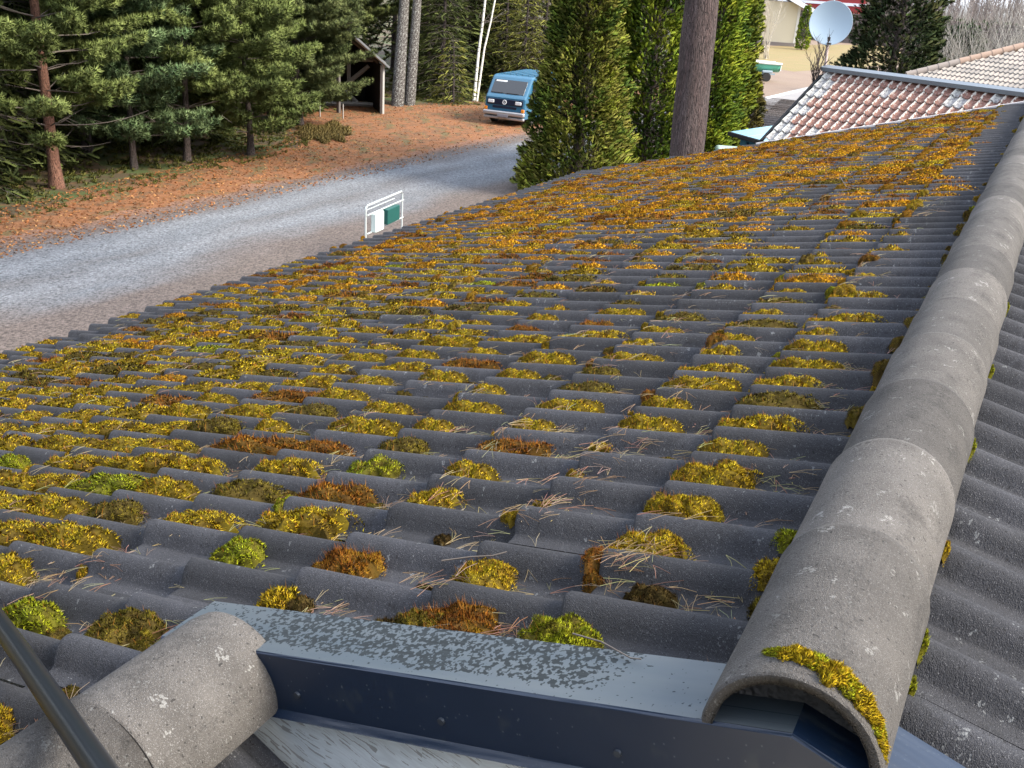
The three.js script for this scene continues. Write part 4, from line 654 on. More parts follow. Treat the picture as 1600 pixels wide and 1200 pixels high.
// ---------------------------------------------------------------- vehicles
const glass = new THREE.MeshPhysicalMaterial({ color: rgb(0.02, 0.025, 0.03), roughness: 0.06, clearcoat: 0.5 }), tyre = std({ color: rgb(0.02, 0.02, 0.02) }), chrome = std({ color: rgb(0.42, 0.43, 0.45), roughness: 0.35, metalness: 0.4 }), lamp = std({ color: rgb(0.75, 0.78, 0.8), roughness: 0.15 }), amber = std({ color: rgb(0.8, 0.25, 0.02), roughness: 0.3 });
function van(label, pos, yaw, paint, dark) {
  const g = thing('parked_van', label, 'van', pos.toArray(), yaw);   // +z is forward, base at the middle of the front axle side
  const s = new THREE.Shape(), W = 1.82, bev = 0.09; // side outline: x = forward, y = up
  s.moveTo(-2.1, 0.34); s.lineTo(2.02, 0.34); s.lineTo(2.08, 0.62); s.lineTo(2.03, 1.10); s.quadraticCurveTo(1.98, 1.17, 1.93, 1.2); s.lineTo(1.42, 1.84); s.quadraticCurveTo(1.36, 1.9, 1.22, 1.92); s.lineTo(-1.9, 1.94); s.quadraticCurveTo(-2.1, 1.92, -2.13, 1.75); s.lineTo(-2.18, 1.1); s.lineTo(-2.14, 0.5); s.closePath();
  const body = new THREE.ExtrudeGeometry(s, { depth: W - 2 * bev, bevelEnabled: true, bevelThickness: bev, bevelSize: 0.05, bevelSegments: 3, curveSegments: 4 }).translate(0, 0, -(W - 2 * bev) / 2).rotateY(-Math.PI / 2);
  part('body', body, paint, g);
  // front panels: on the nearly vertical nose and on the sloping screen
  const nose = (w, h, x, y, d, m, name, r = 0.02) => { const q = part(name, rbox(w, h, d, Math.min(r, d / 2.1)), m, g, V3(x, y, 2.118 - (y - 0.62) * 0.09 + d * 0.3)); q.rotation.x = -0.1; return q; };
  nose(1.62, 0.24, 0, 0.945, 0.05, dark, 'grille'); nose(1.1, 0.10, 0, 0.74, 0.04, dark, 'lower_grille');
  for (const x of [-1, 1]) { nose(0.27, 0.13, x * 0.62, 0.945, 0.09, lamp, 'headlight'); nose(0.13, 0.13, x * 0.84, 0.66, 0.08, amber, 'indicator'); }
  const ring = part('emblem', new THREE.TorusGeometry(0.085, 0.014, 6, 20), lamp, g, V3(0, 0.945, 2.155)); ring.rotation.x = -0.1; for (const [a, b] of [[[-0.06, 0.05], [0, -0.01]], [[0.06, 0.05], [0, -0.01]], [[-0.07, 0.0], [-0.03, -0.07]], [[-0.03, -0.07], [0, -0.015]], [[0, -0.015], [0.03, -0.07]], [[0.03, -0.07], [0.07, 0.0]]]) part('emblem_stroke', beam(V3(...a, 0.005), V3(...b, 0.005), 0.014), lamp, ring);
  part('bumper', rbox(1.88, 0.17, 0.2, 0.06, 0, 0.50, 2.17), chrome, g); part('bumper', rbox(1.84, 0.12, 0.16, 0.05, 0, 0.31, 2.12), chrome, g); part('bumper', rbox(1.8, 0.2, 0.16, 0.06, 0, 0.46, -2.24), chrome, g);
  part('number_plate', rbox(0.5, 0.11, 0.02, 0.008, 0, 0.41, 2.28), std({ color: rgb(0.25, 0.26, 0.3) }), g);
  const sl = Math.atan2(0.51, 0.64), ws = part('windscreen', rbox(1.5, 0.66, 0.02, 0.009), glass, g, V3(0, 1.525, 1.738)); ws.rotation.x = -sl;
  part('sun_strip', rbox(0.5, 0.07, 0.006, 0.002, -0.42, 0.26, 0.013), std({ color: rgb(0.7, 0.74, 0.76) }), ws); for (const x of [-0.45, 0.25]) { const w = part('wiper', box(0.55, 0.018, 0.015, x, -0.31, 0.02), M.dark, ws); }
  for (const x of [-1, 1]) {
    for (const [z, w] of [[1.05, 0.72], [0.1, 1.0], [-1.15, 1.2]]) part('side_window', rbox(0.02, 0.5, w, 0.009, x * 0.953, 1.46, z), glass, g);
    part('mirror', rbox(0.1, 0.22, 0.14, 0.03, x * 1.06, 1.22, 1.5), M.dark, g);
    for (const z of [1.25, -1.2]) { const w = part('wheel', new THREE.CylinderGeometry(0.32, 0.32, 0.2, 20).rotateZ(Math.PI / 2).translate(x * 0.82, 0.32, z), tyre, g); part('rim', new THREE.CylinderGeometry(0.19, 0.19, 0.03, 16).rotateZ(Math.PI / 2).translate(x * 0.92, 0.32, z), chrome, w); }
    part('rain_gutter', box(0.03, 0.035, 3.2, x * 0.93, 1.86, -0.35), paint, g);
    part('door_handle', rbox(0.03, 0.03, 0.14, 0.01, x * 0.97, 1.06, 0.85), M.dark, g);
  }
  for (let i = 0; i < 5; i++) part('roof_rib', rbox(0.06, 0.02, 2.9, 0.008, -0.56 + i * 0.28, 2.0, -0.35), paint, g);
  return g;
}
const blue = new THREE.MeshPhysicalMaterial({ color: rgb(0.03, 0.135, 0.235), roughness: 0.35, clearcoat: 0.5, clearcoatRoughness: 0.15 }), blueDark = std({ color: rgb(0.006, 0.012, 0.035), roughness: 0.4 });
{
  const f = ground(787, 196), toCam = Math.atan2(CW.x - f.x, CW.z - f.z), yaw = toCam - 0.42, c = f.clone().sub(V3(Math.sin(yaw), 0, Math.cos(yaw)).multiplyScalar(2.1));
  van('blue van with a black grille parked beside the thuja', c, yaw, blue, blueDark);
}
// blue lean-to shed by the neighbour's roof
{
  const p = ground(1182, 206, 2.15), a = ground(1150, 205, 2.1), b = ground(1205, 220, 2.1), d = b.clone().sub(a).setY(0).normalize(), yaw = Math.atan2(-d.z, d.x), g = thing('blue_shed', 'small blue shed with a pale blue sheet roof and window', 'shed', [a.x, 0, a.z], yaw), w = std({ color: rgb(0.05, 0.16, 0.24) }), rf = std({ color: rgb(0.26, 0.50, 0.62), roughness: 0.45 });
  part('wall', box(2.6, 2.0, 0.1, 1.3, 1.0, -0.25), w, g); part('wall', box(0.1, 2.0, 2.4, 0.05, 1.0, -1.5), w, g); part('wall', box(0.1, 2.0, 2.4, 2.55, 1.0, -1.5), w, g); part('wall', box(2.6, 2.2, 0.1, 1.3, 1.1, -2.75), w, g);
  const sl = 0.12; for (let i = 0; i < 7; i++) { const r = part('roof_panel', rbox(0.42, 0.035, 3.1, 0.012), rf, g, V3(-0.02 + 0.43 * i, 2.22 + (i % 2) * 0.004, -1.5)); r.rotation.x = sl; }
  part('gutter', rbox(3.1, 0.12, 0.1, 0.03, 1.3, 2.0, 0.07), M.dark, g); const wn = part('window', box(0.9, 0.62, 0.04, 0.85, 1.5, -0.185), std({ color: rgb(0.10, 0.12, 0.12), roughness: 0.2 }), g); part('window_frame', box(0.06, 0.7, 0.06, 0.38, 1.5, -0.165), std({ color: rgb(0.03, 0.09, 0.14) }), wn); part('window_frame', box(0.06, 0.7, 0.06, 1.32, 1.5, -0.165), std({ color: rgb(0.5, 0.55, 0.55) }), wn);
  const q = ground(1140, 231, 1.35), pl = std({ color: rgb(0.42, 0.55, 0.50), roughness: 0.4 }), t = thing('garden_container', 'pale green container with a rounded lid by the blue shed', 'container', [q.x, 0, q.z], 0.4);
  part('tub', rbox(0.8, 1.2, 0.6, 0.08, 0, 0.6, 0), pl, t); part('lid', rbox(0.86, 0.26, 0.66, 0.12, 0, 1.25, 0, 4), pl, t);
}
// ---------------------------------------------------------------- neighbour roofs and dish
const hdir = ray(-600, -131.7).setY(0).normalize().negate(), A0 = atDepth(1290, 113, 24);
{
  const perp = V3(-hdir.z, 0, hdir.x); if (perp.dot(CW.clone().sub(A0)) < 0) perp.negate();
  const ph = 36 * Math.PI / 180, s = perp.clone().multiplyScalar(Math.cos(ph)).addScaledVector(UP, -Math.sin(ph)), n = s.clone().cross(hdir); if (n.y < 0) n.negate();
  const low = onPlane(1205, 217, A0, n).sub(A0), len = low.dot(s), rl = len / 7.6, cw = 0.222, q = new THREE.Quaternion().setFromRotationMatrix(new THREE.Matrix4().makeBasis(hdir, s, hdir.clone().cross(s))), up = hdir.clone().cross(s).y > 0 ? 1 : -1;
  const pan = (seed) => { const r = rng(seed), nn = 10, pos = [], uv = [], idx = [], uo = r(); const rows = [[-rl - 0.06, 0], [-0.02, 0], [0.0, -0.008], [0, -0.03]]; rows.forEach(([v, dn]) => { for (let i = 0; i <= nn; i++) { const x = i / nn, d = Math.abs(x - 0.25), hgt = 0.055 * (d < 0.25 ? 0.5 + 0.5 * Math.cos(Math.PI * d / 0.25) : 0) - 0.012 * Math.sin(Math.PI * clamp((x - 0.5) / 0.5)); pos.push((x - 0.5) * cw * 1.0, v, up * (hgt + dn + 0.11 * v)); uv.push(x, v / rl + 1); } }); for (let k = 0; k < 3; k++) for (let i = 0; i < nn; i++) { const a = k * (nn + 1) + i, b = a + nn + 1; idx.push(a, a + 1, b, a + 1, b + 1, b); } return geom(pos, idx, null, null, uv); };
  const pTex = (base, seed, amt) => tex(64, 128, (u, v, i, j) => { let c = mul3(base, 0.65 + 0.7 * fbm(u, v, 6, seed, 3)); const roll = Math.exp(-Math.pow((u - 0.27) / 0.12, 2)), l = fbm(u, v, 9, seed + 5, 3); if (l + roll * 0.42 + amt > 0.72) c = mix3(c, [0.52, 0.52, 0.47], 0.55 + 0.4 * hash(i, j, seed)); else if (l < 0.33) c = mul3(c, 0.5); return c; });
  const red = [0, 1, 2].map((k) => std({ map: pTex([0.215, 0.108, 0.082], 300 + k * 13, -0.06 + 0.03 * k) })), pale = [0, 1].map((k) => std({ map: pTex([0.26, 0.25, 0.25], 350 + k * 9, 0.1) })), G = [1, 2].map(pan), R = rng(310);
  const b = A0.clone().setY(0), g = thing('neighbour_house', 'low house with a rust red pantile roof blotched by white lichen', 'house', b.toArray());
  for (let c = 0; c < 30; c++) for (let k = 1; k <= 8; k++) { const pl = c < 1 + (R() < 0.4) || R() < 0.03 || (c > 18 && k < 2 && R() < 0.5); part('roof_tile', G[(c + k) % 2], pl ? pale[k % 2] : red[Math.floor(R() * 3)], g, A0.clone().addScaledVector(hdir, (c + 0.5) * cw).addScaledVector(s, k * rl - 0.1 + (R() - 0.5) * 0.012).sub(b), q); }
  const ridge = std({ color: rgb(0.17, 0.20, 0.23), roughness: 0.5, metalness: 0.1 }), L = 30 * cw, e0 = A0.clone().addScaledVector(hdir, -0.1).sub(b), e1 = A0.clone().addScaledVector(hdir, L).sub(b);
  part('ridge_flashing', beam(e0.clone().add(V3(0, 0.10, 0)), e1.clone().add(V3(0, 0.10, 0)), 0.10, 0.16), ridge, g); part('ridge_flashing', beam(e0.clone().addScaledVector(perp, -0.12).add(V3(0, 0.02, 0)), e1.clone().addScaledVector(perp, -0.12).add(V3(0, 0.02, 0)), 0.08, 0.14), ridge, g);
  const yaw = Math.atan2(-hdir.z, hdir.x), run = len * Math.cos(ph), hgt = A0.y, drop = len * Math.sin(ph), sh = new THREE.Shape(); sh.moveTo(run - 0.35, 0); sh.lineTo(run - 0.35, hgt - drop + 0.12); sh.lineTo(0, hgt - 0.1); sh.lineTo(-run + 0.35, hgt - drop + 0.12); sh.lineTo(-run + 0.35, 0); sh.closePath();
  const wl = part('wall', new THREE.ExtrudeGeometry(sh, { depth: L - 0.5, bevelEnabled: false }).rotateY(Math.PI / 2).translate(0.2, 0, 0), std({ color: rgb(0.3, 0.16, 0.12) }), g); wl.quaternion.setFromAxisAngle(UP, yaw); if (V3(0, 0, -1).applyQuaternion(wl.quaternion).dot(perp) > 0) { /* symmetric section */ }
  const bk = perp.clone().multiplyScalar(-1), s2 = bk.clone().multiplyScalar(Math.cos(ph)).addScaledVector(UP, -Math.sin(ph)); const bp = [e0, e1].flatMap((p) => [p.clone().add(V3(0, 0.02, 0)), p.clone().addScaledVector(s2, len)]); part('rear_roof', geom(bp.flatMap((p) => p.toArray()), [0, 1, 2, 1, 3, 2]), std({ color: rgb(0.16, 0.09, 0.07) }), g);
  part('barge_board', beam(e0.clone().add(V3(0, -0.08, 0)), e0.clone().addScaledVector(s, len).add(V3(0, -0.08, 0)), 0.12, 0.04), M.dark, g);
  // satellite dish
  const c = atDepth(1298, 36, 23.8), foot = A0.clone().addScaledVector(hdir, -0.02), d = thing('satellite_dish', 'round pale blue satellite dish on a mast at the roof end', 'satellite dish', [foot.x, foot.y - 0.05, foot.z]), o = V3(foot.x, foot.y - 0.05, foot.z), w = std({ color: rgb(0.33, 0.43, 0.52), roughness: 0.5 });
  const R0 = 0.5, pr = []; for (let i = 0; i <= 14; i++) { const x = R0 * i / 14; pr.push(new THREE.Vector2(Math.max(x, 0.0001), 0.34 * x * x)); } pr.push(new THREE.Vector2(R0 + 0.012, 0.34 * R0 * R0 + 0.004), new THREE.Vector2(R0 + 0.012, 0.34 * R0 * R0 - 0.012)); for (let i = 13; i >= 0; i--) { const x = R0 * i / 14; pr.push(new THREE.Vector2(Math.max(x, 0.0001), 0.34 * x * x - 0.012)); }
  const face = CW.clone().sub(c).normalize().add(V3(0.12, 0.06, 0)).normalize(), dq = new THREE.Quaternion().setFromUnitVectors(UP, face), cc = c.clone().sub(o);
  part('reflector', new THREE.LatheGeometry(pr, 48), w, d, cc.clone().addScaledVector(face, -0.06), dq);
  const down = V3(0, -1, 0).addScaledVector(face, face.y).normalize(), rim = cc.clone().addScaledVector(down, 0.47), tip = cc.clone().addScaledVector(down, 0.42).addScaledVector(face, 0.2); part('feed_arm', beam(rim, tip, 0.025), M.dark, d); part('feed_horn', beam(tip, tip.clone().add(down.clone().multiplyScalar(-0.09)), 0.06), M.dark, d); part('bracket', beam(rim.clone().addScaledVector(hdir, -0.1), rim.clone().addScaledVector(hdir, 0.1), 0.03), M.dark, d);
  const mt = cc.clone().addScaledVector(face, -0.13).add(V3(0, -0.05, 0)); part('mast', tubeGeo([V3(0, 0, 0), mt.clone().multiplyScalar(0.5), mt], 0.035, 10), std({ color: rgb(0.4, 0.32, 0.3) }), d); part('mount', rbox(0.16, 0.2, 0.14, 0.03), M.dark, d, mt.clone().addScaledVector(face, -0.06)); part('top_rod', tubeGeo([cc.clone().addScaledVector(down, -0.48), cc.clone().addScaledVector(down, -0.8)], 0.012, 6), std({ color: rgb(0.5, 0.6, 0.6) }), d);
  twiggy('climbing_stem', 'dark twisted climber stem at the roof end below the dish', foot.clone().add(V3(-0.22, -0.9, -0.1)), 4, 1.3, 0.2, std({ color: rgb(0.06, 0.045, 0.04) }), 97, 0.03);
}
{ // grey tiled hipped roof behind
  const B = atDepth(1421, 117, 37), perp = V3(-hdir.z, 0, hdir.x); if (perp.dot(CW.clone().sub(B)) < 0) perp.negate();
  const ph = 24 * Math.PI / 180, s = perp.clone().multiplyScalar(Math.cos(ph)).addScaledVector(UP, -Math.sin(ph)), n = s.clone().cross(hdir); if (n.y < 0) n.negate();
  const T = onPlane(1604, 71, B, n).sub(B), hip = T.clone().normalize(), hx = hip.dot(hdir), hs = hip.dot(s), up = hdir.clone().cross(s).y > 0 ? 1 : -1, q = new THREE.Quaternion().setFromRotationMatrix(new THREE.Matrix4().makeBasis(hdir, s, hdir.clone().cross(s)));
  const cw = 0.36, rl = 0.34, geo = (sd) => { const nn = 12, pos = [], idx = []; [[-rl - 0.05, 0], [-0.01, 0], [0, -0.012], [0, -0.04]].forEach(([v, dn]) => { for (let i = 0; i <= nn; i++) { const x = i / nn; pos.push((x - 0.5) * cw, v, up * (0.045 * prof(x * 2) + dn + 0.12 * v)); } }); for (let k = 0; k < 3; k++) for (let i = 0; i < nn; i++) { const a = k * (nn + 1) + i, b = a + nn + 1; idx.push(a, a + 1, b, a + 1, b + 1, b); } return geom(pos, idx); }, G = geo(1), mats = [[0.27, 0.245, 0.215], [0.22, 0.20, 0.18], [0.31, 0.27, 0.235]].map((c) => std({ color: rgb(...c) })), R = rng(333), b = B.clone().setY(0), g = thing('grey_tiled_house', 'house with a grey brown tiled hip roof behind the red roof', 'house', b.toArray());
  for (let k = -16; k <= 3; k++) for (let c = -2; c < 26; c++) { const v = k * rl, x = (c + 0.5 * (0)) * cw, hipX = v < 0 ? (v - rl * 0.4) / hs * hx : -0.4; if (x - cw * 0.3 < hipX) continue; if (x > 8.2) continue; part('roof_tile', G, mats[Math.floor(R() * 3)], g, B.clone().addScaledVector(hdir, x).addScaledVector(s, v).sub(b), q); }
  const rg = new THREE.CylinderGeometry(0.13, 0.145, 0.44, 12, 1, false, 0, Math.PI * 2), hm = [std({ color: rgb(0.27, 0.23, 0.2) }), std({ color: rgb(0.34, 0.24, 0.18) })], hq = new THREE.Quaternion().setFromUnitVectors(UP, hip); for (let i = 0; i < 16; i++) part('hip_tile', rg, hm[i > 4 ? 1 : 0], g, B.clone().addScaledVector(hip, 0.1 + i * 0.39).addScaledVector(n, 0.01).sub(b), hq);
  part('eave_gutter', beam(B.clone().addScaledVector(s, 4 * rl - 0.1).addScaledVector(hdir, -0.5).sub(b), B.clone().addScaledVector(s, 4 * rl - 0.1).addScaledVector(hdir, 9).sub(b), 0.12), M.dark, g);
  const side = n.clone(); const backDir = perp.clone().multiplyScalar(-1); const e = [B, B.clone().addScaledVector(hip, 6.4), B.clone().addScaledVector(backDir, 10).setY(B.y)].map((p) => p.sub(b).add(V3(0, -0.05, 0))); part('hip_end_roof', geom(e.flatMap((p) => p.toArray()), [0, 1, 2]), hm[0], g);
  const yaw = Math.atan2(-hdir.z, hdir.x), wl = part('wall', box(8.4, B.y - 0.6, 6, 4.4, (B.y - 0.6) / 2, -2.6), std({ color: rgb(0.4, 0.36, 0.3) }), g); wl.quaternion.setFromAxisAngle(UP, yaw);
}
// ---------------------------------------------------------------- right background: drive, lawn, boat, cream house, barn, far wood
{
  const poly = (name, pts, y, mat, sc) => { const P = pts.map(([x, z]) => V3(x, y, z)), pos = P.flatMap((p) => p.toArray()), tri = THREE.ShapeUtils.triangulateShape(P.map((p) => new THREE.Vector2(p.x, -p.z)), []); const uv = P.flatMap((p) => [p.x / sc, p.z / sc]); return structure(name, geom(pos, tri.flat(), null, null, uv), mat); };
  const gp = (list) => list.map(([x, y]) => { const p = ground(x, y); return [p.x, p.z]; });
  const grey = tex(256, 256, (u, v, i, j) => mul3(mix3([0.22, 0.215, 0.22], [0.30, 0.28, 0.265], fbm(u, v, 4, 401, 4)), 0.8 + 0.4 * hash(i, j, 402))), brown = tex(256, 256, (u, v, i, j) => mul3(mix3([0.19, 0.13, 0.095], [0.23, 0.17, 0.12], fbm(u, v, 5, 411, 4)), 0.75 + 0.5 * hash(i, j, 412))), lawn = tex(256, 256, (u, v, i, j) => mul3(mix3([0.25, 0.17, 0.075], [0.18, 0.16, 0.05], fbm(u, v, 4, 421, 4)), 0.7 + 0.6 * hash(i, j, 422)));
  poly('dry_verge', gp([[1090, 300], [1420, 330], [1560, 60], [1130, 52], [1100, 130]]), 0.004, std({ map: brown }), 6);
  poly('paved_drive', gp([[1090, 270], [1380, 300], [1420, 140], [1340, 118], [1235, 142], [1150, 165]]), 0.009, std({ map: grey }), 5);
  poly('drive_edge_line', gp([[1195, 152], [1200, 155], [1290, 134], [1288, 131]]), 0.0135, std({ color: rgb(0.5, 0.5, 0.49) }), 3);
  poly('lawn', gp([[1170, 74], [1185, 103], [1240, 112], [1300, 108], [1420, 100], [1400, 70], [1262, 70]]), 0.009, std({ map: lawn }), 6);
  // boat on trailer
  const bp = ground(1178, 125), bg = thing('boat_trailer', 'small boat trailer with grey mudguards at the drive', 'trailer', bp.toArray(), 0.62), metal = std({ color: rgb(0.28, 0.36, 0.42), roughness: 0.5 });
  part('frame', box(2.6, 0.1, 0.12, 0, 0.5, 0.45), metal, bg); part('frame', box(2.6, 0.1, 0.12, 0, 0.5, -0.45), metal, bg); part('axle', box(0.12, 0.12, 1.5, 0.6, 0.42, 0), metal, bg); part('drawbar', box(1.2, 0.09, 0.09, -1.7, 0.46, 0), metal, bg);
  for (const z of [-0.75, 0.75]) { part('wheel', new THREE.CylinderGeometry(0.3, 0.3, 0.18, 18).rotateX(Math.PI / 2).translate(0.6, 0.3, z), tyre, bg); part('mudguard', rbox(0.75, 0.16, 0.24, 0.05, 0.6, 0.68, z), metal, bg); }
  const hull = (() => { const pos = [], idx = [], nx = 14, na = 8; const sec = (f) => { const w = 0.78 * Math.pow(Math.sin(Math.PI * clamp(0.5 + 0.5 * f * 0.98)), 0.6) + 0.02; return w; }; for (let i = 0; i <= nx; i++) { const f = i / nx, x = -1.65 + 3.3 * f, w = f < 0.45 ? 0.78 * Math.pow(f / 0.45 + 0.001, 0.55) : 0.78 - 0.12 * Math.pow((f - 0.45) / 0.55, 2), top = 0.62 + 0.16 * Math.pow(1 - f, 2); for (let k = 0; k <= na; k++) { const a = Math.PI * k / na, y = top * (1 - Math.pow(Math.sin(a), 0.8) * 1.0); pos.push(x + (1 - f) * 0.2 * Math.sin(a), y, -Math.cos(a) * w); } } for (let i = 0; i < nx; i++) for (let k = 0; k < na; k++) { const a = i * (na + 1) + k, b = a + na + 1; idx.push(a, a + 1, b, a + 1, b + 1, b); } const t = nx * (na + 1); for (let k = 1; k < na; k++) idx.push(t, t + k, t + k + 1); return geom(pos, idx); })();
  const bt = thing('rowing_boat', 'white rimmed rowing boat with a green hull on the trailer', 'boat', [bp.x, 0.6, bp.z], 0.62), gr = std({ color: rgb(0.10, 0.40, 0.28), roughness: 0.4, side: THREE.DoubleSide }), wh = std({ color: rgb(0.68, 0.74, 0.70), roughness: 0.4 });
  part('hull', hull, gr, bt); const rimP = (sg) => { const L = []; for (let i = 0; i <= 14; i++) { const f = i / 14, w = f < 0.45 ? 0.78 * Math.pow(f / 0.45 + 0.001, 0.55) : 0.78 - 0.12 * Math.pow((f - 0.45) / 0.55, 2); L.push(V3(-1.65 + 3.3 * f, 0.62 + 0.16 * Math.pow(1 - f, 2), sg * w)); } return L; }; part('gunwale', tubeGeo(rimP(1), 0.09, 6), wh, bt); part('gunwale', tubeGeo(rimP(-1), 0.09, 6), wh, bt); part('transom', box(0.06, 0.5, 1.3, 1.62, 0.4, 0), wh, bt); part('thwart', box(0.3, 0.04, 1.35, 0.3, 0.5, 0), wh, bt); part('inner_floor', box(2.4, 0.03, 0.9, 0.2, 0.22, 0), wh, bt);
  // cream house
  const hp = ground(1240, 73), hg = thing('cream_house', 'cream walled house with a grey roof and white gable boards', 'house', hp.toArray(), 0.35), cream = std({ color: rgb(0.62, 0.55, 0.40) }), pale = std({ color: rgb(0.66, 0.64, 0.58) }), roof = std({ color: rgb(0.26, 0.25, 0.25) }), trim = std({ color: rgb(0.78, 0.79, 0.84) });
  part('wall', box(6.0, 5.0, 9, -3.0, 2.5, -4.5), cream, hg); part('corner_board', box(0.28, 5.0, 0.28, -0.02, 2.5, 0.02), pale, hg); part('wall', box(3.6, 5.2, 7, -7.7, 2.6, -4.0), pale, hg); part('plinth', box(6.1, 0.4, 0.3, -3, 0.2, 0.05), std({ color: rgb(0.2, 0.17, 0.15) }), hg);
  for (const [x, w] of [[-5.2, 0.5], [-7.0, 0.55]]) { const wn = part('window', box(w, 1.5, 0.12, x, 3.4, x < -6 ? -0.46 : 0.03), std({ color: rgb(0.08, 0.075, 0.07), roughness: 0.3 }), hg); part('frame', box(w + 0.2, 0.12, 0.16, x, 2.6, x < -6 ? -0.46 : 0.03), pale, wn); }
  const rq = part('roof', box(9.2, 0.25, 12, 0, 0, 0), roof, hg, V3(-1.4, 5.6, -4.6)); rq.rotation.z = -0.42; const rq2 = part('roof', box(7.5, 0.25, 12, 0, 0, 0), roof, hg, V3(-8.6, 6.0, -4.6)); rq2.rotation.z = 0.42;
  const bb = part('barge_board', box(9.3, 0.5, 0.18), trim, hg, V3(-1.4, 5.45, 1.45)); bb.rotation.z = -0.42; for (let i = 0; i < 14; i++) { const m = part('roof_batten', box(0.12, 0.08, 11.9, -4.2 + i * 0.65, 0.16, 0), std({ color: rgb(0.2, 0.19, 0.19) }), rq); }
  // red barn and white fence line, far
  const rb = atDepth(1285, 8, 190).setY(0), rg = thing('red_barn', 'dark red barn with a white eave far behind the dish', 'barn', rb.toArray(), 0.1), by = atDepth(1285, 1, 190).y; part('wall', box(16, by - 0.6, 6, 0, (by - 0.6) / 2, 0), std({ color: rgb(0.28, 0.035, 0.035) }), rg); part('wall_upper', box(16, 3, 5.9, 0, by + 1.4, 0), std({ color: rgb(0.28, 0.035, 0.035) }), rg); part('white_band', box(16.4, 0.5, 6.3, 0, by - 0.35, 0), trim, rg);
  // white car far off
  const wc = ground(1432, 29), cg = thing('white_car', 'white car parked far off beyond the green hedge', 'car', wc.toArray(), 0.8), cs = new THREE.Shape(); cs.moveTo(-2.1, 0.3); cs.lineTo(2.1, 0.3); cs.lineTo(2.1, 0.75); cs.lineTo(1.2, 0.9); cs.lineTo(0.6, 1.42); cs.lineTo(-1.2, 1.45); cs.lineTo(-1.9, 0.95); cs.lineTo(-2.1, 0.9); cs.closePath();
  part('body', new THREE.ExtrudeGeometry(cs, { depth: 1.5, bevelEnabled: true, bevelSize: 0.06, bevelThickness: 0.1, bevelSegments: 2 }).translate(0, 0, -0.75), wh, cg); for (const z of [-0.86, 0.86]) { part('side_window', box(1.5, 0.36, 0.02, -0.3, 1.15, z), glass, cg); for (const x of [-1.3, 1.3]) part('wheel', new THREE.CylinderGeometry(0.31, 0.31, 0.18, 16).rotateX(Math.PI / 2).translate(x, 0.31, z * 0.92), tyre, cg); }
  const f0 = atDepth(1450, 66, 55), f1 = atDepth(1463, -4, 55), fd = f1.clone().sub(f0), fp = thing('flagpole', 'thin white flagpole in front of the clipped hedge', 'pole', [f0.x - fd.x * f0.y / fd.y, 0, f0.z - fd.z * f0.y / fd.y]); const tip = fd.clone().multiplyScalar(9 / fd.y); part('pole', tubeGeo([V3(0, 0, 0), tip.clone().multiplyScalar(0.5), tip], [0.06, 0.05, 0.035], 8), std({ color: rgb(0.7, 0.72, 0.7) }), fp); part('finial', new THREE.SphereGeometry(0.07, 10, 8).translate(tip.x, tip.y, tip.z), std({ color: rgb(0.6, 0.5, 0.2) }), fp);
  // low dark hedge row and distant leafless wood
  const r = rng(700), o = bag(); for (const [x, h] of [[0, 1]]) { tube([V3(0, 0, 0), V3(0, 4, 0), V3(0.2, 8.5, 0.1)], [0.12, 0.08, 0.02], 4, o); for (let i = 0; i < 26; i++) { const y = 1.5 + 6 * r(), a = r() * 6.28, L = 1.6 * (1 - y / 11); tube([V3(0, y, 0), V3(Math.cos(a) * L * 0.6, y + L * 0.8, Math.sin(a) * L * 0.6), V3(Math.cos(a) * L, y + L * 1.7, Math.sin(a) * L)], [0.04, 0.025, 0.01], 3, o); } }
  const mats = [], cols = []; for (let i = 0; i < 2600; i++) { const x = -230 + 360 * r(), z = -205 - 45 * r(), s = 0.7 + 0.6 * r(); mats.push(new THREE.Matrix4().compose(V3(x, 0, z), qa.setFromAxisAngle(UP, r() * 6.28), V3(s, s, s))); cols.push(mul3(mix3([0.20, 0.17, 0.155], [0.26, 0.225, 0.21], r()), 0.8 + 0.4 * r())); }
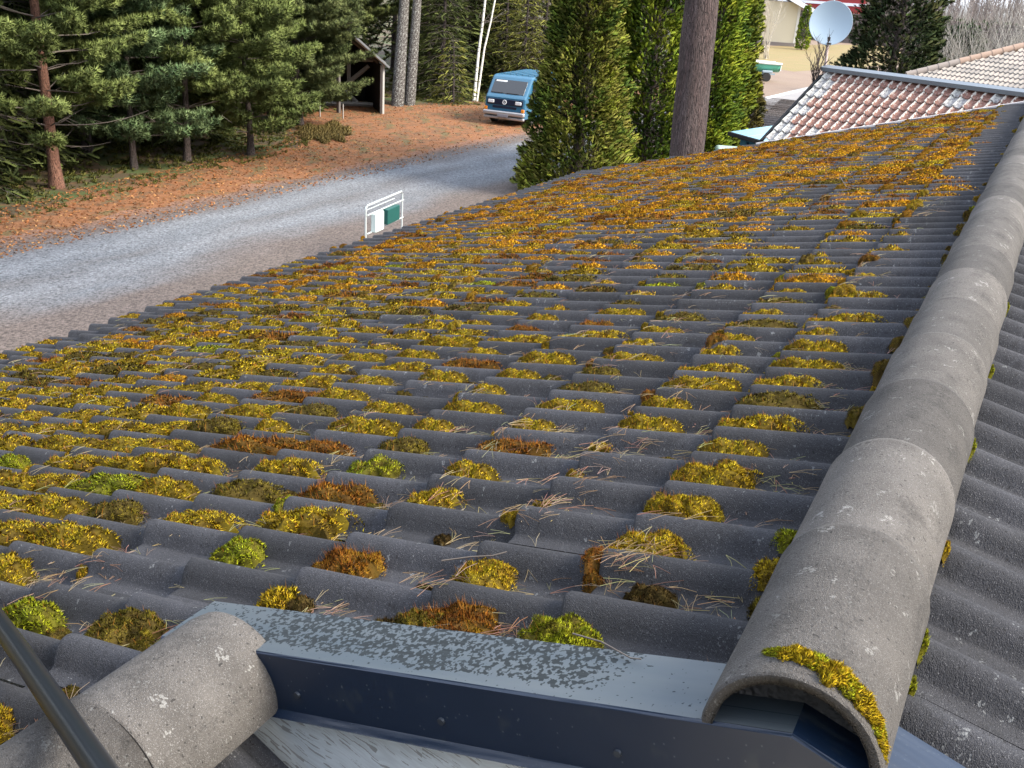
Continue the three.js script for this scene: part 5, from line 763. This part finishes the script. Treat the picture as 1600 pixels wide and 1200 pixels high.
  const im = instanced('distant_wood', bagGeo(o), leafMat, mats, cols, scene); im.userData.kind = 'stuff'; tag(im, 'mauve brown leafless wood far in the distance', 'wood');
  const hm = [], hc = []; for (let i = 0; i < 4600; i++) { const x = -60 + 110 * r(), z = -150 - 2 * r(); hm.push(new THREE.Matrix4().compose(V3(x, 4.1 * r(), z), qa.setFromEuler(qe.set(r() - 0.5, r() * 6, r() - 0.5)), V3(3, 3, 3))); hc.push(mul3([0.045, 0.07, 0.03], 0.6 + 0.7 * r())); } const hd = thing('low_hedge', 'long dark green hedge in front of the distant wood', 'hedge', [0, 0, 0]); part('branches', box(110, 3.9, 1.2, -5, 1.95, -151), M.barkDark, hd); instanced('foliage', SPRAYS[1], leafMat, hm, hc, hd);
}
// ---------------------------------------------------------------- metal frame with two boxes by the road
{
  const a = ground(571, 416), b = ground(627, 386), d = b.clone().sub(a), L = d.length(), yaw = Math.atan2(-d.z, d.x), g = thing('post_box_rack', 'tubular metal rack holding a white and a dark green box by the road', 'rack', a.toArray(), yaw), H = 1.27, mt = std({ color: rgb(0.55, 0.60, 0.60), roughness: 0.35, metalness: 0.3 }), wh = std({ color: rgb(0.60, 0.70, 0.66), roughness: 0.5 }), gn = std({ color: rgb(0.006, 0.075, 0.065), roughness: 0.45 });
  part('frame', tubeGeo([V3(0, -0.1, 0), V3(0, H - 0.08, 0), V3(0.025, H - 0.02, 0), V3(0.09, H, 0), V3(L - 0.05, H, 0), V3(L, H - 0.05, 0), V3(L, -0.1, 0)], 0.022, 10), mt, g);
  for (const y of [H - 0.19, H - 0.58]) part('cross_bar', tubeGeo([V3(0, y, 0.03), V3(L, y, 0.03)], 0.017, 8), mt, g);
  part('white_box', rbox(L * 0.22, 0.40, 0.12, 0.02, L * 0.22, H - 0.385, 0.08), wh, g).userData.label = 'white box'; part('green_box', rbox(L * 0.34, 0.33, 0.12, 0.02, L * 0.60, H - 0.37, 0.08), gn, g).userData.label = 'dark green box'; part('back_rail', tubeGeo([V3(0.1, H - 0.12, -0.06), V3(L * 0.85, H - 0.12, -0.06)], 0.012, 6), mt, g);
}

renderer.render(scene, camera);
